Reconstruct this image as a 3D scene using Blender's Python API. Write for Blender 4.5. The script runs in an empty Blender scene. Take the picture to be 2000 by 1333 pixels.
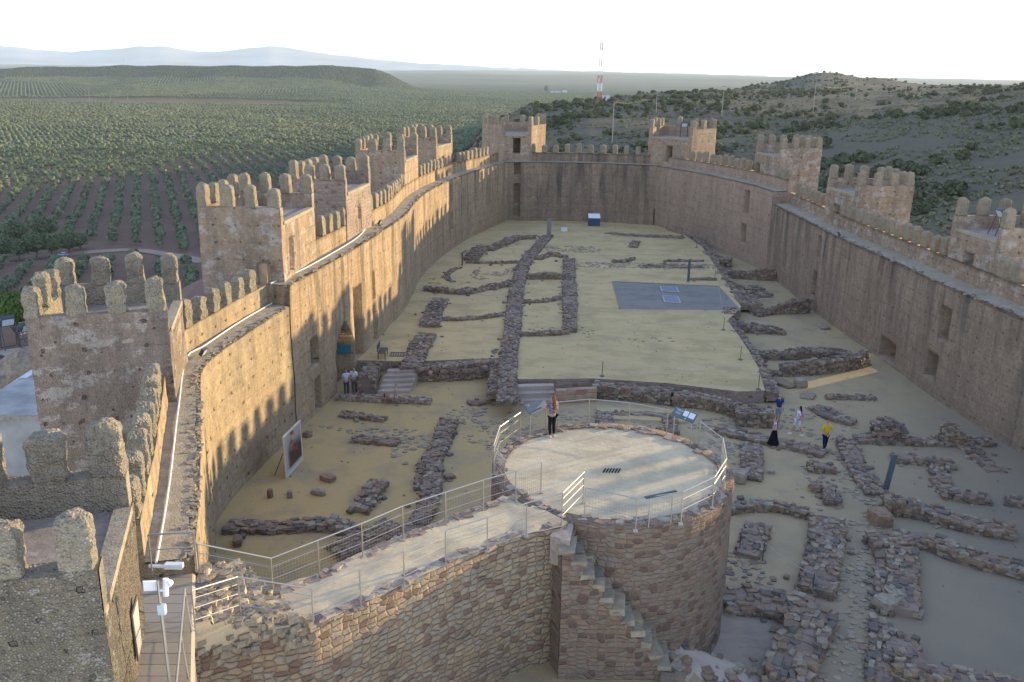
# Hilltop castle courtyard with curtain walls, towers, ruins, olive plain.
import bpy, bmesh, math, random
import numpy as np
from mathutils import Vector, Matrix, noise as MN
random.seed(7); RNG = np.random.RandomState(5)
R = math.radians
S = bpy.context.scene
COL = S.collection

# ---------------------------------------------------------------- survey of the photograph (camera model)
F = 1750.; CX, CY = 1000., 666.5
PITCH = math.atan(525/1750); ROLL = R(0.8); HC = 18.5
cp, sp = math.cos(PITCH), math.sin(PITCH); cr, sr = math.cos(ROLL), math.sin(ROLL)
def ray(px, py):
    u = (px-CX)/F; v = (py-CY)/F
    u2 = u*cr+v*sr; v2 = -u*sr+v*cr
    return (u2, cp-v2*sp, -(v2*cp+sp))
def P(px, py, z=0.):
    "world point seen at photo pixel (px,py) on the level z"
    r = ray(px, py); t = (z-HC)/r[2]
    return (r[0]*t, r[1]*t, z)
def PD(px, py, d):
    r = ray(px, py); t = d/r[1]
    return (r[0]*t, d, HC+r[2]*t)
def PJ(x, y, z):
    z -= HC; Z = y*cp-z*sp
    vv = -(z*cp+y*sp)/Z; uu = x/Z
    return (CX+F*(uu*cr-vv*sr), CY+F*(uu*sr+vv*cr))
def ZAT(x, y, row):
    "height above (x,y) that is seen in pixel row"
    lo, hi = -70., 60.
    for _ in range(50):
        m = (lo+hi)/2
        if PJ(x, y, m)[1] > row: lo = m
        else: hi = m
    return lo
def nz(x, y, z=0., s=1.): return MN.noise(Vector((x*s, y*s, z*s)))

# ---------------------------------------------------------------- objects
def tag(o, label=None, cat=None, group=None, kind=None):
    if label: o['label'] = label
    if cat: o['category'] = cat
    if group: o['group'] = group
    if kind: o['kind'] = kind
    return o
def thing(name, label, cat, loc=(0,0,0), rz=0., group=None):
    o = bpy.data.objects.new(name, None); COL.objects.link(o)
    o.location = loc; o.rotation_euler = (0,0,rz); o.empty_display_size = .3
    return tag(o, label, cat, group)
def link(name, me, parent=None, loc=(0,0,0), rz=0.):
    o = bpy.data.objects.new(name, me); COL.objects.link(o)
    o.location = loc; o.rotation_euler = (0,0,rz)
    if parent is not None: o.parent = parent
    return o
class MB:
    "collects verts / faces / uvs / a per-face tint"
    def __init__(s): s.v = []; s.f = []; s.uv = {}; s.t = []
    def add(s, vs, fs, t=None, uvs=None):
        b = len(s.v); s.v += [tuple(p) for p in vs]
        for k, f in enumerate(fs):
            if uvs: s.uv[len(s.f)] = uvs[k]
            s.f.append(tuple(i+b for i in f)); s.t.append(.5 if t is None else t)
        return s
    def box(s, c, d, rz=0., t=None, jit=0., tilt=0., base=False):
        x, y, z = d[0]/2, d[1]/2, d[2]/2
        if base: c = (c[0], c[1], c[2]+z)
        ca, sa = math.cos(rz), math.sin(rz); vs = []
        tx, ty = random.uniform(-tilt, tilt), random.uniform(-tilt, tilt)
        for sx, sy, sz in ((-1,-1,-1),(1,-1,-1),(1,1,-1),(-1,1,-1),(-1,-1,1),(1,-1,1),(1,1,1),(-1,1,1)):
            a = sx*x*(1+random.uniform(-jit,jit)); b = sy*y*(1+random.uniform(-jit,jit)); e = sz*z*(1+random.uniform(-jit,jit))+a*tx+b*ty
            vs.append((c[0]+a*ca-b*sa, c[1]+a*sa+b*ca, c[2]+e))
        return s.add(vs, [(0,3,2,1),(4,5,6,7),(0,1,5,4),(1,2,6,5),(2,3,7,6),(3,0,4,7)], t)
    def tube(s, a, b, r, n=6, r2=None, t=None):
        a = Vector(a); b = Vector(b); d = b-a
        if d.length < 1e-6: return s
        q = d.to_track_quat('Z', 'Y'); r2 = r if r2 is None else r2; vs = []
        for p, rr in ((a, r), (b, r2)):
            for k in range(n):
                an = 2*math.pi*k/n; vs.append(p+q@Vector((math.cos(an)*rr, math.sin(an)*rr, 0)))
        fs = [(k, (k+1) % n, (k+1) % n+n, k+n) for k in range(n)]+[tuple(range(n-1,-1,-1)), tuple(range(n, 2*n))]
        return s.add(vs, fs, t)
    def path(s, pts, r, n=6, t=None):
        for a, b in zip(pts, pts[1:]): s.tube(a, b, r, n, t=t)
        return s
    def prism(s, poly, z0, z1, t=None):
        "poly counter-clockwise in xy; z1 may be a list"
        n = len(poly); zt = z1 if isinstance(z1, (list, tuple)) else [z1]*n
        vs = [(p[0], p[1], z0) for p in poly]+[(p[0], p[1], zt[i]) for i, p in enumerate(poly)]
        L = 0; fs = []; uvs = []
        for k in range(n):
            j = (k+1) % n; d = math.hypot(poly[j][0]-poly[k][0], poly[j][1]-poly[k][1])
            fs.append((k, j, j+n, k+n)); uvs.append([(L, z0), (L+d, z0), (L+d, zt[j]), (L, zt[k])]); L += d
        fs.append(tuple(range(n, 2*n))); uvs.append([(p[0], p[1]) for p in poly])
        fs.append(tuple(range(n-1, -1, -1))); uvs.append([(p[0], p[1]) for p in poly[::-1]])
        return s.add(vs, fs, t, uvs)
    def build(s, name, mat, parent=None, loc=None, smooth=False, kind=None, rz=0.):
        off = Vector(parent.location) if parent is not None else (Vector(loc) if loc else Vector((0,0,0)))
        if parent is not None and parent.parent is not None: off = off+Vector(parent.parent.location)
        if rz or (parent is not None and parent.rotation_euler.z): off = Vector((0,0,0))
        me = bpy.data.meshes.new(name)
        me.from_pydata([(p[0]-off.x, p[1]-off.y, p[2]-off.z) for p in s.v], [], s.f)
        if s.uv:
            ul = me.uv_layers.new(name='UVMap'); buf = np.zeros((len(me.loops), 2), 'f'); i = 0
            for k, f in enumerate(s.f):
                if k in s.uv:
                    for j, u in enumerate(s.uv[k]): buf[i+j] = u
                i += len(f)
            ul.data.foreach_set('uv', buf.ravel())
        at = me.attributes.new('tint', 'FLOAT', 'FACE'); at.data.foreach_set('value', np.array(s.t, 'f'))
        if smooth: me.polygons.foreach_set('use_smooth', [True]*len(me.polygons))
        me.materials.append(mat); me.update()
        o = link(name, me, parent, loc=(0,0,0) if parent is not None or not loc else loc, rz=rz)
        if kind: o['kind'] = kind
        return o

# ---------------------------------------------------------------- materials
class NT:
    def __init__(s, name, rough=.9, spec=.25):
        s.m = bpy.data.materials.new(name); s.m.use_nodes = True; s.nt = s.m.node_tree; s.n = s.nt.nodes
        s.b = s.n['Principled BSDF']; s.b.inputs['Roughness'].default_value = rough
        s.b.inputs['Specular IOR Level'].default_value = spec
        s.out = s.n['Material Output']
    def L(s, a, b): s.nt.links.new(a, b)
    def node(s, t, **k):
        n = s.n.new(t)
        for a, v in k.items(): setattr(n, a, v)
        return n
    def put(s, sock, v):
        if isinstance(v, bpy.types.NodeSocket): s.L(v, sock)
        elif isinstance(v, (tuple, list)) and len(v) == 3 and sock.type == 'RGBA': sock.default_value = (*v, 1)
        else: sock.default_value = v
    def pos(s): return s.node('ShaderNodeNewGeometry').outputs['Position']
    def uv(s): return s.node('ShaderNodeUVMap').outputs[0]
    def mapv(s, v, sc=(1,1,1), loc=(0,0,0)):
        n = s.node('ShaderNodeMapping'); s.L(v, n.inputs[0]); n.inputs['Scale'].default_value = sc; n.inputs['Location'].default_value = loc
        return n.outputs[0]
    def noise(s, v, sc=1., det=6., ro=.55, dist=0.):
        n = s.node('ShaderNodeTexNoise'); s.L(v, n.inputs['Vector'])
        n.inputs['Scale'].default_value = sc; n.inputs['Detail'].default_value = det
        n.inputs['Roughness'].default_value = ro; n.inputs['Distortion'].default_value = dist
        return n.outputs['Fac']
    def vor(s, v, sc=1., feat='F1', rnd=1., out='Distance', dim='3D'):
        n = s.node('ShaderNodeTexVoronoi', feature=feat); n.voronoi_dimensions = dim; s.L(v, n.inputs['Vector'])
        n.inputs['Scale'].default_value = sc; n.inputs['Randomness'].default_value = rnd
        return n.outputs[out]
    def ramp(s, f, a, b, lo=0., hi=1.):
        n = s.node('ShaderNodeMapRange'); s.L(f, n.inputs[0])
        for i, x in zip((1,2,3,4), (a,b,lo,hi)): s.put(n.inputs[i], x)
        return n.outputs[0]
    def mix(s, f, a, b, bt='MIX'):
        n = s.node('ShaderNodeMix', data_type='RGBA', blend_type=bt)
        s.put(n.inputs[0], f); s.put(n.inputs[6], a); s.put(n.inputs[7], b)
        return n.outputs[2]
    def math(s, op, a, b=0.):
        n = s.node('ShaderNodeMath', operation=op); s.put(n.inputs[0], a); s.put(n.inputs[1], b)
        return n.outputs[0]
    def sep(s, v):
        n = s.node('ShaderNodeSeparateXYZ'); s.L(v, n.inputs[0]); return n.outputs
    def attr(s, name='tint'): return s.node('ShaderNodeAttribute', attribute_name=name).outputs['Fac']
    def bump(s, h, st=.6, d=.05):
        n = s.node('ShaderNodeBump'); s.put(n.inputs['Height'], h); n.inputs['Strength'].default_value = st; n.inputs['Distance'].default_value = d
        s.L(n.outputs[0], s.b.inputs['Normal'])
    def disp(s, h, sc=.05, mid=.5):
        n = s.node('ShaderNodeDisplacement'); s.put(n.inputs['Height'], h); n.inputs['Scale'].default_value = sc; n.inputs['Midlevel'].default_value = mid
        s.L(n.outputs[0], s.out.inputs['Displacement']); s.m.displacement_method = 'BOTH'
    def color(s, c): s.put(s.b.inputs['Base Color'], c)

def m_plain(name, c, rough=.6, spec=.3, metal=0., var=.12, sc=9.):
    t = NT(name, rough, spec); t.b.inputs['Metallic'].default_value = metal
    n = t.noise(t.pos(), sc, 4)
    t.color(t.mix(t.ramp(n, .3, .7, 0, 1), tuple(x*(1-var) for x in c), tuple(min(1, x*(1+var)) for x in c)))
    return t.m
def m_earth(name, base, base2, streak=.5, plaster=0., holes=.6, lichen=.3, disp=0., pebble=0., strata=.5, plc=(.50,.45,.39)):
    t = NT(name, .95, .15); p = t.pos(); uv = t.uv()
    big = t.noise(p, .33, 6, .6); mid = t.noise(p, 1.7, 8, .65); fine = t.noise(p, 11, 6, .7)
    c = t.mix(t.ramp(big, .35, .65), base, base2)
    c = t.mix(t.ramp(mid, .4, .72, 0, .55), c, tuple(x*.55 for x in base))
    st = t.noise(t.mapv(p, (.5,.5,7.)), 1.2, 5, .6)
    c = t.mix(t.ramp(st, .5, .7, 0, strata), c, tuple(x*.62 for x in base2))
    if plaster > 0:
        pm = t.noise(t.mapv(p, (1,1,1.5), (5,2,1)), 1.1, 12, .74)
        pmk = t.ramp(pm, .60-plaster*.12, .63-plaster*.12)
        c = t.mix(t.math('MULTIPLY', pmk, .75), c, plc)
    if streak > 0:
        sk = t.noise(t.mapv(p, (1.1,1.1,.11)), 1., 7, .68, .3)
        top = t.ramp(t.math('ADD', t.sep(p)[2], t.math('MULTIPLY', big, 5.)), 3.2, 9., .3, 1.)
        c = t.mix(t.math('MULTIPLY', t.ramp(sk, .44, .66, 0, streak), top), c, (.07,.066,.06))
    if lichen > 0:
        li = t.noise(p, 2.6, 9, .75)
        c = t.mix(t.ramp(li, .56, .70, 0, lichen), c, (.17,.155,.065))
    vf_ = t.noise(p, 5., 10, .8)
    c = t.mix(t.ramp(vf_, .50, .66, 0, .6), c, tuple(x*.38 for x in base))
    c = t.mix(t.ramp(vf_, .44, .34, 0, .35), c, tuple(min(.7, x*1.35) for x in base2))
    c = t.mix(t.ramp(fine, .35, .7, 0, .35), c, tuple(x*.45 for x in base))
    pk = t.vor(p, 2.7); pkm = t.ramp(pk, .07, .13, 1, 0)
    h = t.math('ADD', t.math('MULTIPLY', mid, .8), t.math('MULTIPLY', fine, .35))
    h = t.math('ADD', h, t.math('MULTIPLY', st, .35)); h = t.math('ADD', h, t.math('MULTIPLY', vf_, .5))
    if pebble > 0:
        pb = t.vor(p, 17.); pb2 = t.vor(p, 17., out='Color')
        c = t.mix(t.ramp(pb, .25, .5, pebble*.75, 0), c, t.mix(t.sep(pb2)[0], (.17,.15,.13), (.62,.56,.5)))
        h = t.math('ADD', h, t.ramp(pb, 0, .6, pebble*.9, 0))
    if holes > 0:
        s = t.sep(uv)
        fu = t.math('ABSOLUTE', t.math('SUBTRACT', t.math('FRACT', t.math('DIVIDE', t.math('ADD', s[0], t.math('MULTIPLY', big, 1.6)), 1.1)), .5))
        fv = t.math('ABSOLUTE', t.math('SUBTRACT', t.math('FRACT', t.math('DIVIDE', t.math('ADD', s[1], t.math('MULTIPLY', mid, .22)), .88)), .5))
        hm = t.math('MULTIPLY', t.ramp(fu, .045, .06, 1, 0), t.ramp(fv, .05, .075, 1, 0))
        hm = t.math('MULTIPLY', hm, t.ramp(t.noise(p, .9, 2), .42, .48))
        ln = t.ramp(fv, .012, .05, .6, 0)
        c = t.mix(t.math('MULTIPLY', ln, t.ramp(vf_, .44, .60)), c, tuple(x*.42 for x in base))
        hm = t.math('MAXIMUM', hm, t.math('MULTIPLY', pkm, t.ramp(mid, .45, .6)))
        c = t.mix(t.math('MULTIPLY', hm, holes), c, (.03,.022,.016))
        h = t.math('SUBTRACT', h, t.math('MULTIPLY', hm, .9))
    t.color(c); t.bump(h, .9, .10)
    if disp > 0: t.disp(h, disp, 1.)
    return t.m
def m_masonry(name, cols, mortar, su=1.9, sv=3.3, disp=.05, mw=.07, dark=0., bumpd=.08):
    t = NT(name, .93, .18); p = t.pos(); uv = t.uv()
    w = t.node('ShaderNodeTexNoise'); t.L(uv, w.inputs['Vector']); w.inputs['Scale'].default_value = 1.6; w.inputs['Detail'].default_value = 4
    mv = t.node('ShaderNodeVectorMath', operation='MULTIPLY_ADD'); t.L(w.outputs['Color'], mv.inputs[0]); mv.inputs[1].default_value = (.30,.22,0); t.L(uv, mv.inputs[2])
    m = t.mapv(mv.outputs[0], (su, sv, 1))
    edge = t.vor(m, 1., 'DISTANCE_TO_EDGE', .6, dim='2D'); cell = t.sep(t.vor(m, 1., 'F1', .6, 'Color', dim='2D'))
    mid = t.noise(p, 3.5, 8, .7); fine = t.noise(p, 17, 6, .7); big = t.noise(p, .5, 5)
    c = t.mix(t.ramp(cell[0], .2, .5), cols[0], cols[1]); c = t.mix(t.ramp(cell[1], .55, .65), c, cols[2]); c = t.mix(t.ramp(cell[2], .8, .85), c, cols[3])
    c = t.mix(t.ramp(mid, .4, .7, 0, .5), c, tuple(x*.5 for x in cols[0]))
    mk = t.ramp(t.math('ADD', edge, t.math('MULTIPLY', t.math('SUBTRACT', mid, .5), .12)), mw*.5, mw*1.4, 1, 0)
    c = t.mix(mk, c, t.mix(fine, tuple(x*.6 for x in mortar), mortar))
    c = t.mix(t.ramp(big, .45, .7, 0, .35+dark), c, (.12,.10,.08))
    h = t.math('ADD', t.math('MULTIPLY', t.ramp(edge, .0, .16), .5), t.math('ADD', t.math('MULTIPLY', mid, 1.), t.math('MULTIPLY', fine, .5))); h = t.math('ADD', h, t.math('MULTIPLY', cell[1], .35))
    t.color(c); t.bump(h, .9, bumpd)
    if disp > 0: t.disp(h, disp, .9)
    return t.m
def m_sand(name, a, b, c3, patch=.5):
    t = NT(name, .97, .1); p = t.pos()
    big = t.noise(p, .13, 5, .6); mid = t.noise(t.mapv(p, (1,1,1), (9,4,0)), .7, 9, .65); fine = t.noise(p, 30, 5, .8)
    c = t.mix(t.ramp(big, .35, .65), a, b)
    c = t.mix(t.ramp(mid, .5, .7, 0, patch), c, c3)
    st = t.noise(p, 5, 7, .75)
    wl = t.noise(t.mapv(p, (1,1.6,1), (3,1,0)), .38, 9, .72)
    c = t.mix(t.ramp(wl, .48, .60, 0, .55), c, tuple(x*.66 for x in b)); c = t.mix(t.ramp(wl, .44, .34, 0, .4), c, tuple(min(.8, x*1.22) for x in a))
    c = t.mix(t.ramp(st, .55, .72, 0, .4), c, tuple(x*.6 for x in c3))
    c = t.mix(t.ramp(fine, .4, .75, 0, .35), c, tuple(x*.5 for x in a))
    t.color(c); t.bump(t.math('ADD', t.math('MULTIPLY', fine, .3), t.math('MULTIPLY', st, .8)), .8, .045)
    return t.m
def m_stone(name, cols, sc=5.):
    t = NT(name, .9, .2); p = t.pos(); tn = t.attr()
    c = t.mix(t.ramp(tn, 0., .34), cols[0], cols[1]); c = t.mix(t.ramp(tn, .40, .55), c, cols[2]); c = t.mix(t.ramp(tn, .72, .8), c, cols[3])
    n = t.noise(p, sc, 8, .7); f = t.noise(p, sc*5, 5, .7)
    c = t.mix(t.ramp(n, .42, .68, 0, .6), c, tuple(x*.45 for x in cols[0])); c = t.mix(t.ramp(f, .6, .75, 0, .5), c, (.33,.30,.25))
    t.color(c); t.bump(t.math('ADD', n, t.math('MULTIPLY', f, .4)), .8, .06)
    return t.m
def m_leaf(name, a, b, rough=.75, sc=.25, rnd=True):
    t = NT(name, rough, .2); p = t.pos()
    n = t.noise(p, sc, 3); c = t.mix(t.ramp(n, .35, .65), a, b)
    c = t.mix(t.ramp(t.attr(), 0, 1, 0, .7), c, tuple(x*1.55 for x in b))
    t.color(c)
    tr = t.node('ShaderNodeBsdfTranslucent'); t.put(tr.inputs[0], c)
    ms = t.node('ShaderNodeMixShader'); ms.inputs[0].default_value = .22; t.L(t.b.outputs[0], ms.inputs[1]); t.L(tr.outputs[0], ms.inputs[2]); t.L(ms.outputs[0], t.out.inputs[0])
    return t.m

M = {}
M['earth'] = m_earth('rammed_earth', (.42,.30,.185), (.54,.40,.255), .9, .05, .5, .3, strata=.75)
M['earth_old'] = m_earth('weathered_rammed_earth', (.40,.30,.185), (.54,.42,.27), .55, .05, .5, .45, strata=.75, disp=.05, pebble=.35)
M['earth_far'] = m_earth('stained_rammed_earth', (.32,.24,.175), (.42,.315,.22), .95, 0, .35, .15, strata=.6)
M['earth_pink'] = m_earth('smooth_pink_render', (.42,.305,.225), (.48,.355,.26), .3, 0, .35, .05, strata=.35)
M['tower'] = m_earth('tower_wall', (.36,.265,.185), (.44,.325,.225), .45, .6, .5, .35)
M['tower_near'] = m_earth('near_tower_wall', (.27,.21,.165), (.36,.27,.205), .55, .55, .5, .5, disp=.03, pebble=.25)
M['tower_moss'] = m_earth('mossy_tower_wall', (.20,.17,.125), (.28,.23,.155), .5, .12, .3, .75, disp=.03, pebble=.6)
M['tower_plain'] = m_earth('plain_tower_wall', (.40,.295,.20), (.47,.35,.24), .35, .3, .7, .2)
M['merlon'] = m_earth('merlon_conglomerate', (.36,.30,.21), (.42,.34,.23), .3, 0, 0, .6, pebble=.5)
M['merlon_near'] = m_earth('pebbly_merlon', (.33,.285,.21), (.40,.34,.24), .2, 0, 0, .5, disp=.02, pebble=.55)
M['walk'] = m_earth('walkway_mortar', (.40,.34,.25), (.48,.41,.30), 0, .1, 0, .35, pebble=.2, strata=0)
M['tower_stone'] = m_masonry('tower_rubble', [(.30,.21,.17),(.38,.28,.22),(.36,.29,.24),(.22,.13,.11)], (.42,.33,.265), 2.3, 4.2, 0, .19)
M['masonry'] = m_masonry('bridge_masonry', [(.35,.25,.165),(.44,.325,.21),(.38,.31,.23),(.25,.155,.115)], (.41,.325,.225), 3.5, 5.9, .022, .055, bumpd=.06)
M['drum'] = m_masonry('red_sandstone_masonry', [(.22,.15,.105),(.29,.20,.14),(.26,.205,.155),(.16,.10,.08)], (.30,.24,.18), 3.5, 6.2, .01, .06, bumpd=.05)
M['gate_stone'] = m_masonry('gate_ashlar', [(.42,.29,.20),(.45,.32,.22),(.40,.30,.22),(.36,.22,.16)], (.50,.40,.30), 1.5, 2.7, 0, .03)
M['sand'] = m_sand('yellow_sand', (.56,.425,.215), (.52,.40,.21), (.38,.32,.22), .5)
M['sand_low'] = m_sand('dull_sand', (.37,.30,.195), (.42,.335,.20), (.26,.225,.18), .7)
def m_yard():
    t = NT('yard_sand', .97, .1); p = t.pos(); s = t.sep(p)
    big = t.noise(p, .13, 5, .6); mid = t.noise(t.mapv(p, (1,1,1), (9,4,0)), .7, 9, .65); fine = t.noise(p, 30, 5, .8); st = t.noise(p, 5, 7, .75)
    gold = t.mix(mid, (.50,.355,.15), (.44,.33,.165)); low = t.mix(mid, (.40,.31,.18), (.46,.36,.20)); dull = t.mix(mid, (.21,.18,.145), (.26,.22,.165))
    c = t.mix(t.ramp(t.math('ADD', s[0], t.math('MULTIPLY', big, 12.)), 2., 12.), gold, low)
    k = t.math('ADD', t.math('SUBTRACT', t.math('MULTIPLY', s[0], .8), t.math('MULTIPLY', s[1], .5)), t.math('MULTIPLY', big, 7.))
    c = t.mix(t.ramp(k, -6., 4.), c, dull)  # dirty grey floor, with keep shade and vignetting also painted into the colour
    c = t.mix(t.ramp(t.noise(p, .45, 8, .7), .48, .66, 0, .65), c, (.27,.225,.165))
    c = t.mix(t.ramp(st, .55, .72, 0, .45), c, (.20,.17,.13)); c = t.mix(t.ramp(fine, .4, .75, 0, .35), c, (.18,.14,.09))
    t.color(c); t.bump(t.math('ADD', t.math('MULTIPLY', fine, .3), t.math('MULTIPLY', st, .8)), .8, .05)
    return t.m
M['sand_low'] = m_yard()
M['sand_path'] = m_sand('pale_gravel_path', (.66,.54,.35), (.58,.47,.31), (.40,.33,.24), .8)
M['pit'] = m_sand('pinkish_earth', (.36,.29,.22), (.33,.27,.22), (.22,.19,.17), .5)
M['floor_dull'] = m_sand('dull_grey_floor', (.21,.18,.145), (.25,.215,.165), (.15,.135,.12), .7)
M['gravel'] = m_sand('blue_grey_gravel', (.235,.22,.195), (.28,.262,.23), (.15,.145,.13), .6)
M['rubble'] = m_stone('rubble_stone', [(.22,.155,.11),(.31,.215,.145),(.36,.305,.225),(.17,.145,.125)])
M['rubble_pale'] = m_stone('pale_rubble', [(.33,.25,.20),(.40,.30,.23),(.42,.37,.30),(.27,.18,.15)])
M['flag'] = m_stone('paving_stone', [(.31,.255,.185),(.39,.315,.21),(.35,.305,.225),(.26,.225,.185)])
M['core'] = m_sand('rubble_core', (.30,.235,.185), (.27,.21,.165), (.16,.13,.115), .6)
M['core_pale'] = m_sand('mortar_bank', (.46,.38,.31), (.42,.35,.29), (.28,.22,.19), .6)
M['steel'] = m_plain('brushed_steel', (.40,.38,.35), .42, .5, .75, .06)
M['dsteel'] = m_plain('dark_steel', (.07,.075,.085), .5, .4, .3, .2)
M['panel'] = m_plain('slate_panel', (.085,.11,.135), .4, .4)
M['print'] = m_plain('panel_print', (.62,.65,.66), .6, .3, 0, .05)
M['white'] = m_plain('white_enamel', (.75,.76,.78), .45, .4, 0, .05)
M['glass'] = m_plain('skylight_glass', (.20,.27,.36), .08, .8, 0, .1)
M['lampglass'] = m_plain('lamp_glass', (.55,.66,.72), .15, .7, 0, .1)
M['dark'] = m_plain('dark_interior', (.02,.017,.015), .95, .1)
M['slab'] = m_earth('terrace_slab', (.38,.31,.25), (.44,.36,.29), .1, .2, 0, .2, strata=0)
M['whitewash'] = m_plain('whitewash', (.62,.63,.64), .9, .15, 0, .1, 1.2)
M['gwall'] = m_plain('grey_render', (.36,.35,.33), .95, .1, 0, .25, .8)
M['cable'] = m_plain('white_pipe', (.66,.64,.60), .5, .3)
M['rope'] = m_plain('rope', (.45,.42,.36), .9, .1)
M['bark'] = m_plain('bark', (.14,.11,.085), .95, .1, 0, .35, 3)
def m_wood():
    t = NT('deck_boards', .8, .2); p = t.pos()
    n = t.noise(t.mapv(p, (1.4,14,1)), 2., 6, .6); c = t.mix(n, (.30,.245,.18), (.46,.39,.30))
    c = t.mix(t.ramp(t.attr(), 0, 1, 0, .4), c, (.27,.23,.18)); t.color(c); t.bump(n, .4, .01); return t.m
M['wood'] = m_wood()
def m_tile():
    t = NT('roof_tiles', .9, .2); p = t.pos(); s = t.sep(t.uv())
    w = t.math('ABSOLUTE', t.math('SINE', t.math('MULTIPLY', s[0], 14.)))
    r = t.math('FRACT', t.math('MULTIPLY', s[1], 2.6)); n = t.noise(p, 3, 6)
    c = t.mix(n, (.16,.10,.08), (.33,.20,.14)); c = t.mix(t.ramp(w, 0, .45, .8, 0), c, (.03,.025,.025)); c = t.mix(t.ramp(r, 0, .2, .6, 0), c, (.05,.04,.035))
    t.color(c); t.bump(t.math('ADD', w, t.math('MULTIPLY', r, .5)), 1, .08); return t.m
M['tile'] = m_tile()
# ---------------------------------------------------------------- castle walls
def wob(p, amp):
    if amp <= 0: return p
    a = MN.noise_vector(Vector(p)*.45); b = MN.noise_vector(Vector(p)*1.9)
    return (p[0]+amp*(a.x+.4*b.x), p[1]+amp*(a.y+.4*b.y), p[2]+amp*.5*(a.z+.4*b.z))
def catmull(pts, n=14):
    out = []; q = [pts[0]]+list(pts)+[pts[-1]]
    for i in range(1, len(q)-2):
        p0, p1, p2, p3 = [Vector(q[k]) for k in (i-1, i, i+1, i+2)]
        for k in range(n):
            t = k/n
            out.append(.5*((2*p1)+(p2-p0)*t+(2*p0-5*p1+4*p2-p3)*t*t+(3*p1-p0-3*p2+p3)*t**3))
    out.append(Vector(pts[-1])); return out
class Curve:
    "planar curve by arc length"
    def __init__(s, pts, smooth=True):
        s.p = catmull([(a[0], a[1]) for a in pts]) if smooth else [Vector((a[0], a[1])) for a in pts]
        s.l = [0.]
        for a, b in zip(s.p, s.p[1:]): s.l.append(s.l[-1]+(b-a).length)
        s.len = s.l[-1]
    def at(s, u):
        u = max(0, min(s.len, u)); lo, hi = 0, len(s.l)-1
        while hi-lo > 1:
            m = (lo+hi)//2
            if s.l[m] <= u: lo = m
            else: hi = m
        d = s.l[hi]-s.l[lo]; return s.p[lo].lerp(s.p[hi], (u-s.l[lo])/d if d > 0 else 0)
    def tan(s, u):
        d = s.at(u+.15)-s.at(u-.15); return d.normalized()
    def off(s, u, o):
        "point o metres to the left of travel"
        t = s.tan(u); p = s.at(u); return Vector((p.x-t.y*o, p.y+t.x*o))
    def inv(s, px, py):
        best = None; u = 0
        while u <= s.len:
            p = s.at(u); z = ZAT(p.x, p.y, py); e = abs(PJ(p.x, p.y, z)[0]-px)
            if best is None or e < best[0]: best = (e, u, z)
            u += .05
        return best[1], best[2]
    def rect(s, x0, x1, y0, y1):
        ua, za = s.inv(x0, y0); ub, zb = s.inv(x1, y1); uc, zc = s.inv(x0, y1); ud, zd = s.inv(x1, y0)
        a, b = sorted(((ua+uc)/2, (ub+ud)/2))
        return [a, b, (zb+zc)/2, (za+zd)/2]
def face_grid(mb, pt, L, z0, z1, cell, openings=(), flip=False, amp=.05, jamb=None, u0=0.):
    """a wall face: pt(u, depth) -> xy; openings: (ua, ub, za, zb, depth, arch, through)"""
    nu = max(1, round(L/cell)); nv = max(1, round((z1-z0)/cell)); du = L/nu; dv = (z1-z0)/nv
    def hole(i, j):
        if i < 0 or j < 0 or i >= nu or j >= nv: return None
        u = (i+.5)*du; z = z0+(j+.5)*dv
        for o in openings:
            if o[0] < u < o[1] and o[2] < z < o[3]:
                if o[5]:
                    w = (o[1]-o[0])/2; k = abs(u-(o[0]+o[1])/2)/w; sp_ = o[3]-w*1.25
                    if z > sp_ and k > math.cos(min(1, (z-sp_)/(w*1.25))*math.pi/2)**.75: continue
                return o
        return None
    idx = {}
    def V(i, j, d=0.):
        k = (i, j, round(d, 3))
        if k not in idx:
            p = pt(i*du, d); idx[k] = len(mb.v); mb.v.append(wob((p[0], p[1], z0+j*dv), amp))
        return idx[k]
    def q(a, b, c, d, uv, t=.5):
        f = (a, b, c, d); 
        if flip: f = f[::-1]; uv = uv[::-1]
        mb.uv[len(mb.f)] = uv; mb.f.append(f); mb.t.append(t)
    H = {}
    for i in range(nu):
        for j in range(nv):
            H[i, j] = hole(i, j)
    for i in range(nu):
        for j in range(nv):
            o = H[i, j]; ua, ub, za, zb = u0+i*du, u0+i*du+du, z0+j*dv, z0+j*dv+dv
            uv = [(ua, za), (ub, za), (ub, zb), (ua, zb)]
            if o is None: q(V(i,j), V(i+1,j), V(i+1,j+1), V(i,j+1), uv); continue
            D = o[4]
            if not o[6]: q(V(i,j,D), V(i+1,j,D), V(i+1,j+1,D), V(i,j+1,D), uv, 0.)
            for (di, dj, a, b) in ((-1,0,(i,j+1),(i,j)), (1,0,(i+1,j),(i+1,j+1)), (0,-1,(i,j),(i+1,j)), (0,1,(i+1,j+1),(i,j+1))):
                if H.get((i+di, j+dj)) is None and (0 <= j+dj < nv):
                    A, B = V(*a), V(*b); C_, D_ = V(*b, D), V(*a, D)
                    q(A, B, C_, D_, [(ua, za), (ub, za), (ub, zb), (ua, zb)])
def weld(mb):
    key = {}; mp = []
    nv = []
    for p in mb.v:
        k = (round(p[0], 3), round(p[1], 3), round(p[2], 3))
        if k not in key: key[k] = len(nv); nv.append(p)
        mp.append(key[k])
    mb.v = nv; mb.f = [tuple(mp[i] for i in f) for f in mb.f]; return mb
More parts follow.
